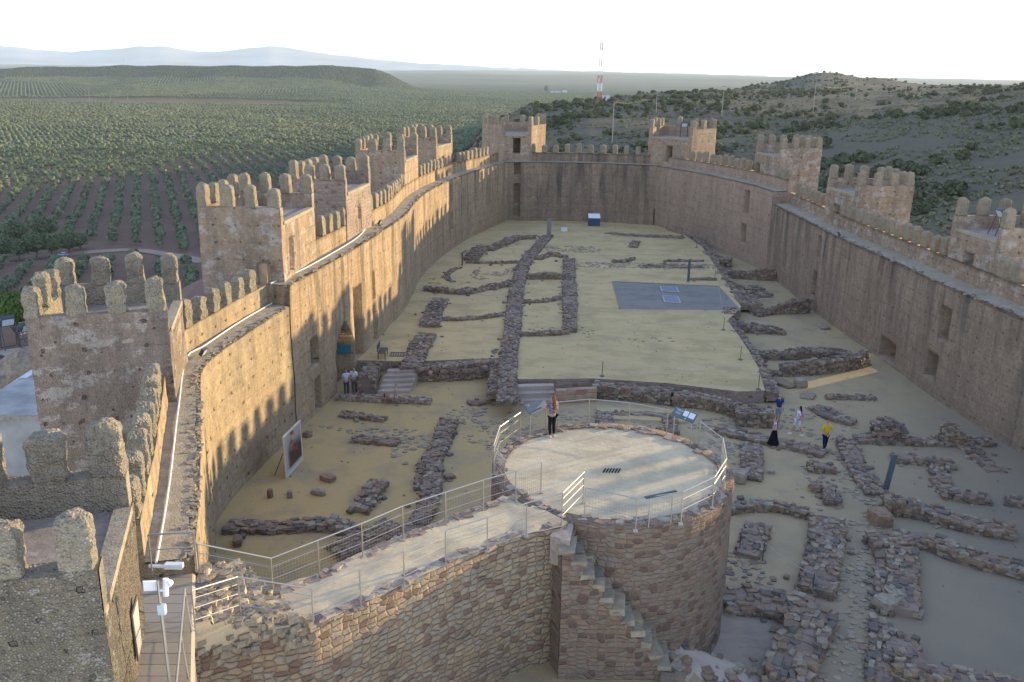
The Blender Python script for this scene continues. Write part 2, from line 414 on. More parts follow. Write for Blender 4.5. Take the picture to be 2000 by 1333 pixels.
def merlon_mesh(name, w, t, h, cuts, seed, mat, rough=.05):
    bm = bmesh.new(); bmesh.ops.create_cube(bm, size=1)
    bmesh.ops.subdivide_edges(bm, edges=bm.edges[:], cuts=cuts, use_grid_fill=True)
    sd = Vector((seed*3.1, seed*7.7, seed*1.3)); tx, ty = random.uniform(-.03,.03), random.uniform(-.03,.03)
    for v in bm.verts:
        x, y, z = v.co.x, v.co.y, v.co.z+.5
        k = max(0, (z-.86)/.14); sh = 1-.27*k**1.5
        rx = 1-.03*abs(2*y)**6; ry = 1-.05*abs(2*x)**8
        p = Vector((x*w*sh*rx*(1.03-.05*z), y*t*(1-.35*k**1.5)*ry, z*h*(1-.06*k*abs(2*x)**2)))
        n = MN.noise_vector((p+sd)*3.)*rough+MN.noise_vector((p+sd)*9.)*rough*.5
        p += n*(1 if z > .03 else .2); p.x += tx*z; p.y += ty*z
        v.co = p
    me = bpy.data.meshes.new(name); bm.to_mesh(me); bm.free()
    me.uv_layers.new(name='UVMap'); me.attributes.new('tint', 'FLOAT', 'FACE'); me.materials.append(mat)
    me.polygons.foreach_set('use_smooth', [True]*len(me.polygons)); return me
MER = [merlon_mesh('merlon', .66, .46, 1.14, 8, k, M['merlon'], .065) for k in range(8)]
MERN = [merlon_mesh('merlon', .68, .46, 1.14, 22, k+9, M['merlon_near'], .07) for k in range(5)]
def put_merlon(parent, x, y, z, rz, near=False, s=1.):
    me = random.choice(MERN if near else MER)
    o = bpy.data.objects.new('merlon', me); COL.objects.link(o); o.parent = parent
    o.location = (x-parent.location.x, y-parent.location.y, z-.03-parent.location.z)
    o.rotation_euler = (0, 0, rz+random.choice((0, math.pi))+random.uniform(-.03,.03)); o.scale = (s*random.uniform(.86,1.06), random.uniform(.9,1.08), random.uniform(.84,1.07))
    return o
def curtain(name, label, pts, ztop, zb, side, walk_w, mats, openings=(), cell=.16, mer_skip=(), near=False, caps=(0, 0), pitch=1.36, par_h=1.1, outer_z=-7., mer0=.6, mer1=.6, group=None):
    """side=+1: the town side lies to the left of travel. The curve is the INNER face foot."""
    c = Curve(pts); base = c.at(c.len/2); T = thing(name, label, 'castle wall', (base.x, base.y, zb), group=group)
    mb = MB(); pt = lambda u, d: c.off(u, side*d); th = walk_w+.55
    face_grid(mb, pt, c.len, zb-.6, ztop, cell, openings, flip=(side < 0) == False, amp=.06)
    outo = [o for o in openings if o[6]]
    face_grid(mb, lambda u, d: c.off(u, side*(th-d)), c.len, outer_z, ztop, .5 if not outo else .16, [(o[0], o[1], o[2], o[3], 0.02, o[5], True) for o in outo], flip=(side < 0), amp=.06)
    n = max(2, round(c.len/cell))
    for i in range(n):
        ua, ub = i*c.len/n, (i+1)*c.len/n
        a, b = c.off(ua, 0), c.off(ub, 0); e, f = c.off(ub, side*th), c.off(ua, side*th)
        m1, m2 = c.off(ua, side*.3), c.off(ub, side*.3)
        vs = [wob((p.x, p.y, ztop), .06) for p in (a, b, m2, m1, e, f)]
        mb.add(vs, [(0,1,2,3)[::side], (3,2,4,5)[::side]], .5, [[(ua,0),(ub,0),(ub,.3),(ua,.3)][::side], [(ua,.3),(ub,.3),(ub,2),(ua,2)][::side]])
    for k, zc in enumerate(caps):
        u = 0 if k == 0 else c.len
        a, b = c.off(u, 0), c.off(u, side*th)
        face_grid(mb, lambda s_, d: a.lerp(b, s_/th), th, zc if zc else zb-.6, ztop, cell, amp=.06, flip=(k == 0) == (side > 0))
    weld(mb); mb.build('wall', mats[0], T, smooth=True)
    # walkway ribbon
    w = MB(); n = max(2, round(c.len/.35))
    for i in range(n):
        ua, ub = i*c.len/n, (i+1)*c.len/n
        def e(u): return .16+.12*nz(u, side, 3, .9)
        a, b, m2, d2 = c.off(ua, side*e(ua)), c.off(ub, side*e(ub)), c.off(ub, side*(walk_w+.02)), c.off(ua, side*(walk_w+.02))
        za = lambda u: ztop+.035+.015*nz(u, 1, 1, .8)
        w.add([(a.x,a.y,za(ua)),(b.x,b.y,za(ub)),(m2.x,m2.y,za(ub)+.03),(d2.x,d2.y,za(ua)+.03)], [(0,1,2,3)[::side]], .5, [[(ua,0),(ub,0),(ub,1),(ua,1)][::side]])
    w.build('walkway', M['walk'], T)
    if near or 'long left' in label or 'long shaded' in label:
        es_ = MB(); u = 0
        while u < c.len:
            for _ in range(2 if near else 1):
                o_ = abs(random.gauss(.0, .22)); p = c.off(u, side*(.03+o_)); q = random.uniform(.06,.2)*(1 if near else 1.25)
                es_.box((p.x, p.y, ztop-.03), (q, q*random.uniform(.6,1), q*random.uniform(.3,.6)), random.uniform(0,3), random.random(), .25, .15, base=True)
            u += random.uniform(.05,.16)*(1 if near else 2.)
        es_.build('edge_stones', M['flag'] if 'shaded' not in label else M['rubble'], T)
    # parapet
    pm = MB(); pc = .12 if near else .3
    face_grid(pm, lambda u, d: c.off(u, side*(walk_w+d)), c.len, ztop-.1, ztop+par_h, pc, flip=(side < 0) == False, amp=.04)
    face_grid(pm, lambda u, d: c.off(u, side*(walk_w+.5-d)), c.len, ztop-.1, ztop+par_h, .4, flip=(side < 0), amp=.04)
    n = max(2, round(c.len/pc))
    for i in range(n):
        ua, ub = i*c.len/n, (i+1)*c.len/n
        q = [c.off(ua, side*walk_w), c.off(ub, side*walk_w), c.off(ub, side*(walk_w+.5)), c.off(ua, side*(walk_w+.5))]
        pm.add([wob((p.x,p.y,ztop+par_h), .04) for p in q], [(0,1,2,3)[::side]], .5, [[(ua,0),(ub,0),(ub,.5),(ua,.5)][::side]])
    for u in (0, c.len):
        q = [c.off(u, side*walk_w), c.off(u, side*(walk_w+.5))]
        pm.add([(q[0].x,q[0].y,ztop-.1),(q[1].x,q[1].y,ztop-.1),(q[1].x,q[1].y,ztop+par_h),(q[0].x,q[0].y,ztop+par_h)], [(0,1,2,3)], .5, [[(0,0),(.5,0),(.5,1),(0,1)]])
    weld(pm); pm.build('parapet', mats[1], T, smooth=True)
    u = mer0
    while u < c.len-mer1+.01:
        if not any(a < u < b for a, b in mer_skip):
            p = c.off(u, side*(walk_w+.25)); t = c.tan(u); put_merlon(T, p.x, p.y, ztop+par_h, math.atan2(t.y, t.x), near)
        u += pitch
    return T, c
Lm = [(-11.35,44.3),(-10.4,50.2),(-9.6,55.8),(-8.9,62),(-8.3,68),(-8.15,78.9),(-7.0,88.4),(-4.8,98.7),(-.9,111.2)]
cL = Curve(Lm); rc = lambda c, r, d, arch=False, thr=False: tuple(c.rect(*r))+(d, arch, thr)
gate = rc(cL, (655.7,692.5,627,766), 1.3, True); 
opL = [rc(cL,(605,621,661,718),.9), rc(cL,(614.5,628,740,806),.8), gate, rc(cL,(692,708,560,703),.7),
       rc(cL,(727,733,530,588),.55), rc(cL,(730,738,612,664),.55), rc(cL,(880.5,885,361,397),.5), rc(cL,(880.5,885,416,451),.5)]
opL = [(o[0], max(o[1], o[0]+.5), o[2], o[3], *o[4:]) for o in opL]
curtain('crenellated_wall', 'low near stretch of the left castle wall, sunlit, with the white pipe along its walkway', [(-7.75,19.62),(-8.3,21.4),(-9.55,25.4),(-11.0,29.8),(-12.45,34.6),(-12.1,39.4),(-11.38,44.25)], 6.9, 0, 1, 1.15, (M['earth_old'], M['earth_old']), cell=.1, near=True, pitch=1.3, mer_skip=[(-1,.2),(9.8,15.6)], caps=(-1,0), group='castle curtain walls')
curtain('crenellated_wall', 'long left castle wall with the arched gate, striped by merlon shadows', Lm, 7.95, 0, 1, 1.15, (M['earth'], M['earth']), opL, caps=(6.5,0), mer_skip=[(-1,7.4),(12.4,18.6),(33.9,39.8),(49.4,54.9),(64.8,99)], pitch=1.3, par_h=1.1, group='castle curtain walls')
cF = Curve([(-.9,111.2),(9.4,111.3),(17.2,109.2)], True)
opF = [rc(cF,(1004,1013,313,340),3.4), rc(cF,(1003,1009,358,424),3.4), rc(cF,(1290,1303,328,352),2.6), rc(cF,(1285,1302,367,395),2.6), rc(cF,(1276,1290,409,442),2.6)]
opF = [(max(.3, o[0]), max(o[1], o[0]+.8), o[2], o[3], *o[4:]) for o in opF]
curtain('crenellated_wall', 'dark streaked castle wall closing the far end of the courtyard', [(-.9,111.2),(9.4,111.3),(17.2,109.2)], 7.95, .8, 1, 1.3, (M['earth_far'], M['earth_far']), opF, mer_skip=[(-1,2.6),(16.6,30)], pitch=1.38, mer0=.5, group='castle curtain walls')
Rm = [(17.2,109.2),(20.6,102.6),(22.8,96),(24.2,90.5),(24.75,86.2)]
cR = Curve(Rm)
opR = [rc(cR,(1454,1463,373,419),.7), rc(cR,(1447,1456,437,476),.7)]
curtain('crenellated_wall', 'right castle wall between the doorway tower and the step in the walkway', Rm, 7.9, .2, 1, 1.45, (M['earth_pink'], M['earth_pink']), opR, mer_skip=[(-1,3.2),(15.6,21)], mer1=.3, pitch=1.22, group='castle curtain walls')
Rn = [(24.75,86.2),(24.8,78),(24.75,70),(25.0,64),(25.3,58),(25.5,52),(25.9,47),(26.3,43.6)]
cN = Curve(Rn)
opN = [rc(cN,(1596,1605,463,508),.7), rc(cN,(1586,1595,530,579),.7), rc(cN,(1832,1854,597,664),1.0), rc(cN,(1808,1830,685,740),1.0)]
am = list(rc(cN,(1708,1741,660,708),2.0,False,True)); am[0] += .6; am[1] += .7; am[2] = .1; am[3] = max(am[3], 1.6); opN.append(tuple(am)); AMB = am
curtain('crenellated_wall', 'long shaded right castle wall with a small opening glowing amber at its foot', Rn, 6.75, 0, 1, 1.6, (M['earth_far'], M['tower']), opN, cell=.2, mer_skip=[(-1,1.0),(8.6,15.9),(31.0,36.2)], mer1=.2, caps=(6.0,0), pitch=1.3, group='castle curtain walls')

curtain('crenellated_wall', 'nearest stretch of the right castle wall, mostly outside the picture, raised to cast shadow stripes', [(26.3,43.6),(26.6,41),(27,36),(26.8,28),(25,18),(22,10)], 7.4, 0, 1, 1.6, (M['earth_far'], M['earth_pink']), cell=.4, mer_skip=[(6.6,99)], caps=(0,0), pitch=1.3, group='castle curtain walls')  # off-frame height and merlon gap added to shape sun on platform and bridge

# ---------------------------------------------------------------- towers
def tower(label, poly, z0, slab, par, mat, door=None, near=False, cell=.22, inner=1, n_m=None, extra=None):
    """poly: corners in order, first edge(s) [0..inner] face the courtyard and carry no merlons"""
    n = len(poly); cx = sum(p[0] for p in poly)/n; cy = sum(p[1] for p in poly)/n
    area = sum(poly[i][0]*poly[(i+1)%n][1]-poly[(i+1)%n][0]*poly[i][1] for i in range(n)); ccw = area > 0
    T = thing('crenellated_tower', label, 'tower', (cx, cy, z0), group='castle towers')
    mb = MB(); u0 = 0
    for i in range(n):
        a, b = Vector(poly[i]), Vector(poly[(i+1) % n]); L = (b-a).length; nn = Vector((-(b-a).y, (b-a).x)).normalized()*(1 if ccw else -1)
        op = []
        if i == 0 and door:
            cc = Curve([a, b], False); r = cc.rect(*door); op = [(r[0], max(r[1], r[0]+.75), r[2], r[3], 2.8 if 'corner' in label or 'greenish' in label else 1.1, False, False)]
            op = [(min(op[0][0], L-1.0), *op[0][1:])]
        face_grid(mb, lambda u, d, a=a, b=b, L=L, nn=nn: a.lerp(b, u/L)+nn*d, L, z0, slab if i < inner else par, cell if (near or i == 0) else max(cell, .22), op, flip=not ccw, amp=.055, u0=u0); u0 += L
    weld(mb); mb.build('wall', mat, T, smooth=True)
    fl = MB(); ins = [(cx+(p[0]-cx)*.992, cy+(p[1]-cy)*.992) for p in (poly if ccw else poly[::-1])]
    fl.prism(ins, slab-.3, slab); fl.build('floor', M['slab'], T)
    for i in range(inner):
        a, b = Vector(poly[i]), Vector(poly[(i+1) % n]); d = (b-a).normalized(); nn = Vector((-d.y, d.x))*(1 if ccw else -1); q = [a+d*.4-nn*.05, b-d*.4-nn*.05, b-d*.4+nn*.3, a+d*.4+nn*.3]
        k_ = MB(); k_.prism([tuple(p) for p in (q if ccw else q[::-1])], slab-.10, slab+.07); k_.build('coping', M['walk'], T)
    pr = MB(); th = .45
    for i in range(inner, n):
        a, b = Vector(poly[i]), Vector(poly[(i+1) % n]); L = (b-a).length; nn = Vector((-(b-a).y, (b-a).x)).normalized()*(1 if ccw else -1)
        ai, bi = a+nn*th, b+nn*th; t = (b-a).normalized()
        A0 = [(a.x,a.y),(b.x,b.y),(bi.x,bi.y),(ai.x,ai.y)]
        k = max(1, round(L/.4))
        face_grid(pr, lambda u, d, a=ai, b=bi, L=L: a.lerp(b, u/L), L, slab-.05, par, .3, flip=ccw, amp=.03)
        for j in range(k):
            s0, s1 = j/k, (j+1)/k
            q = [a.lerp(b, s0), a.lerp(b, s1), ai.lerp(bi, s1), ai.lerp(bi, s0)]
            pr.add([wob((p.x,p.y,par), .055) for p in q], [(0,1,2,3) if ccw else (3,2,1,0)], .5, [[(j*.4,0),(j*.4+.4,0),(j*.4+.4,.4),(j*.4,.4)]])
        if i == inner or i == n-1:
            e0 = a if i == inner else b; e1 = e0+nn*th
            pr.add([(e0.x,e0.y,slab-.05),(e1.x,e1.y,slab-.05),(e1.x,e1.y,par),(e0.x,e0.y,par)], [(0,1,2,3)], .5, [[(0,0),(.4,0),(.4,.7),(0,.7)]])
        m = max(2, round(L/1.12)) if not n_m else n_m[i-inner]
        for j in range(m):
            if i > inner and j == 0 : continue
            s = .34+(L-.68)*j/(m-1); p = a+t*s+nn*.225
            put_merlon(T, p.x, p.y, par, math.atan2(t.y, t.x), near, .95)
    weld(pr); pr.build('parapet', M['merlon_near'] if near else mat, T, smooth=True)
    return T
def sq(N, Fp, W, skew=0.):
    "tower box: inner near, inner far, outward depth (left of travel N->F)"
    N, Fp = Vector(N), Vector(Fp); t = (Fp-N).normalized(); o = Vector((-t.y, t.x))*W
    return [tuple(N), tuple(Fp), tuple(Fp+o+t*skew), tuple(N+o-t*skew)]
T0 = tower('pebbly crenellated tower filling the bottom left corner, nearest to the viewer', sq((-6.95,13.4),(-8.15,17.5),5.2), -4, 9.55, 10.35, M['tower_moss'], near=True, cell=.11, n_m=[5,5,5])
T1 = tower('square tower of mottled whitewashed earth just beyond the nearest tower, above the white house', sq((-12.1,30.3),(-13.35,35.1),4.5,.15), -6, 9.55, 10.35, M['tower_near'], near=True, cell=.11, n_m=[4,4,4])
T2 = tower('tower with peeling white plaster on its shaded face and a door in its sunlit side', sq((-11.75,45.0),(-11.35,51.0),4.25,.1), -6, 11.0, 11.8, M['tower'], (566.5,575,463,531), n_m=[4,5,4], cell=.18)
T3 = tower('tower faced with scattered red stones, third of the left row counting from the whitewashed one', sq((-10.6,56.6),(-9.95,62.6),3.6,.1), -8, 11.0, 11.85, M['tower_stone'], (699,703,400,452), n_m=[4,5,4])
T4 = tower('plain tower midway along the left wall with a round stain below its merlons', sq((-9.45,78.2),(-8.9,84.0),4.3,.1), -8, 11.05, 11.9, M['tower_plain'], None, n_m=[4,5,4])
T5 = tower('farthest tower of the left row, half hidden behind the plain tower', sq((-8.05,93.6),(-6.75,99),3.9,.1), -8, 11.05, 11.95, M['tower_plain'], (862.5,868,305,343), n_m=[4,5,4])
T6 = tower('tower with flared sides at the far left corner of the courtyard', [(2.0,112.3),(-1.55,112.3),(-4.2,117.2),(-3.6,121),(3.4,121),(3.9,116.6)], -8, 11.1, 12.25, M['tower_plain'], (1004.5,1014.5,263,302), n_m=[4,3,4,3,3])
T7 = tower('floodlit tower at the far right corner, its right side glowing orange', [(20.8,107.6),(16.2,111.0),(18.3,115.4),(24.6,113.6),(24.2,110.4)], -8, 11.2, 12.35, M['tower_plain'], (1299,1312,284,320), n_m=[4,4,3,3])
T8 = tower('tower with a broad white band on the right wall, second from the far corner', sq((26.0,89.2),(24.9,94.4),4.4)[1:2]+[(26.0,89.2),(30.3,90.1),(29.3,95.3)], -10, 10.9, 11.75, M['tower'], (1473,1483,321,365), n_m=[4,5,4])
T9 = tower('tower with small patches of white plaster standing alone at the middle of the right wall', [(26.1,75.4),(26.55,69.8),(31.0,70.0),(30.6,75.6)], -10, 9.65, 10.45, M['tower'], (1626,1638,398,446), n_m=[4,5,4])
T10 = tower('greenish tower at the right edge of the picture with a floodlight on its roof', [(27.1,55.2),(27.45,50.0),(32.2,50.3),(31.9,55.6)], -10, 9.65, 10.45, M['tower'], (1877,1898,492,553), n_m=[4,5,4])
EXPO = 1.12; HAZE = 4.1e-5
TZ = .8
# ---------------------------------------------------------------- courtyard floor
def sheet(poly, z, seg=0):
    mb = MB(); n = len(poly); mb.add([(p[0], p[1], z) for p in poly], [tuple(range(n))], .5, [[(p[0], p[1]) for p in poly]]); return mb
def ccw(poly):
    a = sum(poly[i][0]*poly[(i+1)%len(poly)][1]-poly[(i+1)%len(poly)][0]*poly[i][1] for i in range(len(poly)))
    return list(poly) if a > 0 else list(poly)[::-1]
def pp(l, z): return [P(a, b, z)[:2] for a, b in l]
out = [(-6.9,14),(-8.7,20.4),(-10.2,25.4),(-13,34.6),(-12.2,44.3),(-11,50.2),(-9.6,62),(-8.9,72),(-8.7,79),(-7.6,88.4),(-5.4,98.7),(-1.5,112.3),(9.4,112.3),(17.8,109.8),(21.2,102.8),(23.4,96),(25.2,86),(25.3,70),(25.6,60),(26.2,50),(27.2,40),(27.5,28),(25.5,12)]
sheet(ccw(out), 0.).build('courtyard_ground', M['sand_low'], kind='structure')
# raised terrace in the middle of the courtyard
front = [(742,728),(800,730),(975,722),(976,766),(1160,764),(1300,773),(1440,790),(1492,788)]
right = [(1480,727),(1462,694),(1438,658),(1420,634),(1447,607),(1429,577),(1399,529),(1372,489),(1340,466),(1306,456)]
terr_poly = [(-10.9,P(742,728,0)[1])]+pp(front, 0.)+pp(right, .5)+[(17.8,109.9),(9.4,112.4),(-1.5,112.4),(-5.4,98.7),(-7.6,88.4),(-8.8,78.9),(-8.9,68),(-9.4,62),(-10.2,55.8)]
DCX, DCY = 3.45, 28.05
def INP(x, y):
    k = False; poly = terr_poly; j = len(poly)-1
    for i in range(len(poly)):
        a, b = poly[i], poly[j]
        if (a[1] > y) != (b[1] > y) and x < (b[0]-a[0])*(y-a[1])/(b[1]-a[1])+a[0]: k = not k
        j = i
    return k
tb = MB(); tb.prism(ccw(terr_poly), -.2, TZ-.012); tb.build('terrace', M['tower_stone'], kind='structure'); sheet(ccw(terr_poly), TZ).build('terrace_surface', M['sand'], kind='structure')
yl = pp([(445,1040),(470,1000),(560,905),(640,815),(665,782),(845,782),(990,775),(1010,800),(960,860),(830,1000),(690,1080)], 0)
sheet(ccw(pp([(1300,1333),(1385,1215),(1420,1175),(1560,1215),(1548,1290),(1530,1400),(1330,1400)], 0)), .006).build('pit_ground', M['pit'], kind='structure')
# ground in front of the bridge is higher
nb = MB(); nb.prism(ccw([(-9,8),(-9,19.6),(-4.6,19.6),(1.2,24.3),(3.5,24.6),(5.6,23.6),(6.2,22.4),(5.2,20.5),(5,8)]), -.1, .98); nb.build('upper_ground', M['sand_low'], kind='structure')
# gravel rectangle with its kerb and skylights
gp = pp([(1197,551),(1405,560),(1448,607),(1211,604)], TZ)
sheet(ccw(gp), TZ+.008).build('gravel_bed', M['gravel'], kind='structure')
kb = MB(); a, b = Vector(gp[0]), Vector(gp[3]); kb.tube((*gp[0], TZ+.03), (*gp[3], TZ+.03), .09, 4); kb.tube((*gp[0], TZ+.03), (*gp[1], TZ+.03), .05, 4)
tag(kb.build('kerb', M['flag'], loc=(*gp[0], TZ)), 'pale stone kerb edging the blue-grey gravel rectangle', 'kerb')
for rc4, lab in ((((1288,559),(1322,561),(1327,571),(1292,569)), 'glass skylight farther back in the gravel rectangle'), (((1293,577),(1325,579),(1330,592),(1297,590)), 'glass skylight nearer the front of the gravel rectangle')):
    q = pp(rc4, TZ+.1); c = (sum(p[0] for p in q)/4, sum(p[1] for p in q)/4)
    T = thing('skylight', lab, 'skylight', (c[0], c[1], TZ), group='skylights in the gravel')
    m = MB(); m.prism(ccw(q), TZ-.02, TZ+.10); m.build('frame', M['steel'], T)
    q2 = [(c[0]+(p[0]-c[0])*.86, c[1]+(p[1]-c[1])*.86) for p in q]; m = MB(); m.prism(ccw(q2), TZ+.1, TZ+.115); m.build('pane', M['glass'], T)

# ---------------------------------------------------------------- ruined walls
def in_out(l): return l
def ruin(label, px, z, w, h, s=.36, mat='rubble', ragged=.35, hp=None, name='ruined_wall', world=False, sink=.05):
    s *= .62; h *= .68
    pts = [(a[0], a[1]) for a in px] if world else [P(a, b, z)[:2] for a, b in px]
    c = Curve(pts, len(pts) > 2); n = max(2, round(c.len/.4)); m = c.at(c.len/2)
    T = thing(name, label, 'ruined wall', (m.x, m.y, z), group='excavated ruin walls')
    def H(u):
        k = hp(u/c.len) if hp else 1.
        return max(.06, h*k*(1-ragged*.5+ragged*1.2*nz(m.x+u, m.y, 5, .55)))
    core = MB()
    for i in range(n):
        ua, ub = i*c.len/n, (i+1)*c.len/n
        q = [c.off(ua, w*.45), c.off(ua, -w*.45), c.off(ub, -w*.45), c.off(ub, w*.45)]
        core.prism([(p.x, p.y) for p in q], z-.05, z+max(.03, min(H(ua), H(ub))-.03))
    core.build('core', M['core'], T)
    st = MB(); u = 0.
    dz = .12
    while u < c.len:
        hu = H(u); lay = max(1, int(hu/dz)+1); step = s*random.uniform(.75,1.1); t = c.tan(u); an = math.atan2(t.y, t.x)
        for k in range(lay):
            top = k == lay-1
            nx = max(2, round(w/(s*.85)))
            for j in range(nx):
                if not top and 0 < j < nx-1: continue
                if top and random.random() < .25: continue
                o = (j/(nx-1)-.5)*(w-s*.5)+random.uniform(-.06,.06)
                p = c.off(u+random.uniform(-.1,.1)*1+(k % 2)*s*.4, o)
                d = (s*random.uniform(.6,1.7), s*random.uniform(.5,1.15), dz*random.uniform(.7,1.5))
                zz = z+k*dz*min(1, hu/(lay*dz)+.1)+random.uniform(-.03,.04)-sink
                st.box((p.x, p.y, zz), d, an+random.gauss(0,.25), random.random(), .22, .09, base=True)
        u += step
    # stones fallen at the foot
    for k in range(int(c.len*.9)):
        p = c.off(random.uniform(0, c.len), (w*.5+abs(random.gauss(0,.3)))*random.choice((-1,1))); q = random.uniform(.1,.3)
        st.box((p.x, p.y, z-.03), (q, q*random.uniform(.6,1), q*random.uniform(.3,.7)), random.uniform(0,3), random.random(), .25, .1, base=True)
    st.build('stones', M[mat], T)
    return T
def paving(label, px, z, dens=5., s=.42, mat='flag', cat='paving', world=False, name='paving'):
    poly = px if world else [P(a, b, z)[:2] for a, b in px]
    xs = [p[0] for p in poly]; ys = [p[1] for p in poly]; st = MB()
    def ins(x, y):
        k = False; j = len(poly)-1
        for i in range(len(poly)):
            a, b = poly[i], poly[j]
            if (a[1] > y) != (b[1] > y) and x < (b[0]-a[0])*(y-a[1])/(b[1]-a[1])+a[0]: k = not k
            j = i
        return k
    s *= .72; dens *= 2.1; A = (max(xs)-min(xs))*(max(ys)-min(ys)); used = []
    for _ in range(int(A*dens)):
        x, y = random.uniform(min(xs), max(xs)), random.uniform(min(ys), max(ys))
        if not ins(x, y) or nz(x, y, 2, .55) < -.22: continue
        q = s*random.uniform(.5,1.25)
        if any((x-a)**2+(y-b)**2 < ((q+r)*.37)**2 for a, b, r in used): continue
        used.append((x, y, q)); k = random.randint(5, 7); a0 = random.uniform(0, 6); el = random.uniform(.6, 1)
        pl = [(x+math.cos(a0+i*2*math.pi/k)*q*.5*random.uniform(.8,1.15), y+math.sin(a0+i*2*math.pi/k)*q*.5*el*random.uniform(.8,1.15)) for i in range(k)]
        zt = z+random.uniform(.01,.05); st.prism(pl, z-.05, [zt+random.uniform(-.012,.012) for _ in pl], random.random())
    if st.v:
        st.build(name, M[mat], loc=(sum(xs)/len(xs), sum(ys)/len(ys), z), kind='structure')
W = lambda a, b=None: (lambda t: a if b is None else a+(b-a)*t)
# left hand lower area (level 0)
ruin('ruined rubble wall running out from the foot of the near left wall', [(446,1035),(540,1035),(640,1030),(690,1045)], 0, .75, .5, .4)
ruin('heap of stones seen through the far railing of the bridge path', [(655,1085),(720,1062),(770,1030)], 0, 1.3, .55, .4)
ruin('short stone stub standing free in the sand below the bridge path', [(738,950),(722,975),(702,1003)], 0, .8, .55, .42, ragged=.6)
ruin('low wall of flat stones curving down the middle of the left area', [(878,822),(862,868),(838,912),(832,960)], 0, .95, .35, .38)
ruin('lower continuation of the curving wall, passing behind the bridge railing', [(848,915),(838,985),(815,1030),(790,1075)], 0, .75, .55, .4)
ruin('low slab wall nearest the small lower doorway in the left wall', [(666,812),(750,822)], 0, .5, .35, .34)
ruin('low slab wall between the painted panel and the curving wall', [(690,862),(735,864),(778,868)], 0, .65, .35, .36)
paving('', [(600,830),(700,838),(850,838),(860,880),(790,912),(760,900),(780,860),(700,850)], .006, 7, .5)
paving('', [(930,790),(1010,795),(1000,850),(960,880),(880,850),(870,800)], .006, 6, .45)
paving('', [(985,860),(1090,800),(1290,812),(1290,850),(1150,840),(1020,870)], 0, 6, .5)
for (x, y), lab, d in (((528,972),'upright stub post of stone beside the painted panel, left of a pair',(.22,.22,.45)), ((566,972),'upright stub post of stone, right of a pair near the painted panel',(.24,.22,.36)), ((622,966),'small worn block with two knobs lying on the sand',(.62,.3,.28)), ((640,938),'flat reddish boulder lying on the sand beyond the two stub posts',(.75,.45,.28)), ((601,853),'pale cut block lying near the painted panel',(.4,.4,.3)), ((465,1063),'fallen column drum at the foot of the near left wall',(.6,.35,.35)), ((878,935),'loose stones at the end of the curving wall',(.5,.35,.22)),
    ((1440,940),'dark boulder beside the round platform',(.85,.7,.6)), ((1563,755),'square boulder lit by the sun streak',(.8,.7,.55)), ((1578,775),'flat round slab on the sand beyond the walkers',(1.1,.8,.12)), ((1528,752),'low heap of flat slabs near the plaza corner',(1.4,.8,.25)), ((1810,868),'grey block lying in front of the twin rubble stumps',(1.1,.35,.25)), ((1608,640),'low flat stone group at the foot of the right wall',(1.3,.7,.22)), ((1718,1022),'large squared block at the street corner',(.9,.8,.6)), ((1460,1202),'loose red stone on the pink earth of the pit',(.3,.25,.2)), ((1728,1190),'squared red block ending the kerb of the excavated street',(.75,.7,.5)), ((1245,1300),'dark block at the foot of the outside steps',(.6,.5,.4))):
    c = P(x, y, 0); bm = bmesh.new(); bmesh.ops.create_cube(bm, size=1); bmesh.ops.subdivide_edges(bm, edges=bm.edges[:], cuts=3, use_grid_fill=True)
    for v in bm.verts:
        k = v.co.copy(); r = k.normalized()*.62; v.co = k.lerp(r, .35); v.co += MN.noise_vector(k*2.2+Vector(c))*.13
        v.co = Vector((v.co.x*d[0], v.co.y*d[1], v.co.z*d[2]))
    me = bpy.data.meshes.new('stone_block'); bm.to_mesh(me); bm.free(); me.materials.append(M['rubble'])
    a_ = me.attributes.new('tint','FLOAT','FACE'); a_.data.foreach_set('value', [random.random()]*len(me.polygons))
    o = link('stone_block', me, None, (c[0], c[1], d[2]*.42 if y < 1290 or x > 1300 else 1.1), random.uniform(0,3)); tag(o, lab, 'stone', 'loose stones')
ruin('long low bench wall in front of the gate, where a woman sits', [(660,780),(745,784),(838,788)], 0, .5, .4, .34, 'rubble_pale', .1)
ruin('broken stone pier between the gate arch and the small steps', [(716,776),(722,752),(728,738)], 0, .9, 1.9, .4, ragged=.25)
ruin('terrace edge wall between the steps and the long double wall', [(800,742),(890,740),(972,733)], 0, .9, 1.15, .38, ragged=.1)
ruin('edge wall stub meeting the near end of the double wall', [(918,790),(968,787)], 0, .6, .35, .36)
# rooms on the terrace, left of the long double wall
T8z = TZ
ruin('broad left wall of the near yellow room, by the bench', [(803,722),(820,680),(835,655)], T8z, 1.25, .4, .34, ragged=.25)
ruin('jumbled left wall of the second yellow room', [(838,640),(848,610),(862,585)], T8z, 1.25, .42, .34, ragged=.5)
ruin('front wall of the near yellow room, along the terrace edge', [(812,722),(880,716),(960,708)], T8z, .7, .35, .34)
ruin('thin cross wall parting the two left yellow rooms', [(858,626),(915,625),(982,617)], T8z, .45, .35, .32)
ruin('ragged wall closing the second yellow room at its far side', [(832,567),(900,574),(950,566),(1003,556)], T8z, .75, .65, .36, ragged=.5)
ruin('near end of the long double wall, its lower left half', [(966,778),(970,735),(972,695)], 0.4, .75, .75, .36, ragged=.3)
ruin('long broad wall running up the middle of the courtyard, near stretch', [(990,792),(991,740),(995,690),(1002,640)], T8z*.9, 1.0, .5, .34, ragged=.12)
ruin('long broad wall running up the middle of the courtyard, middle stretch', [(1002,640),(1006,590),(1013,550),(1020,527)], T8z, 1.1, .36, .34, ragged=.15)
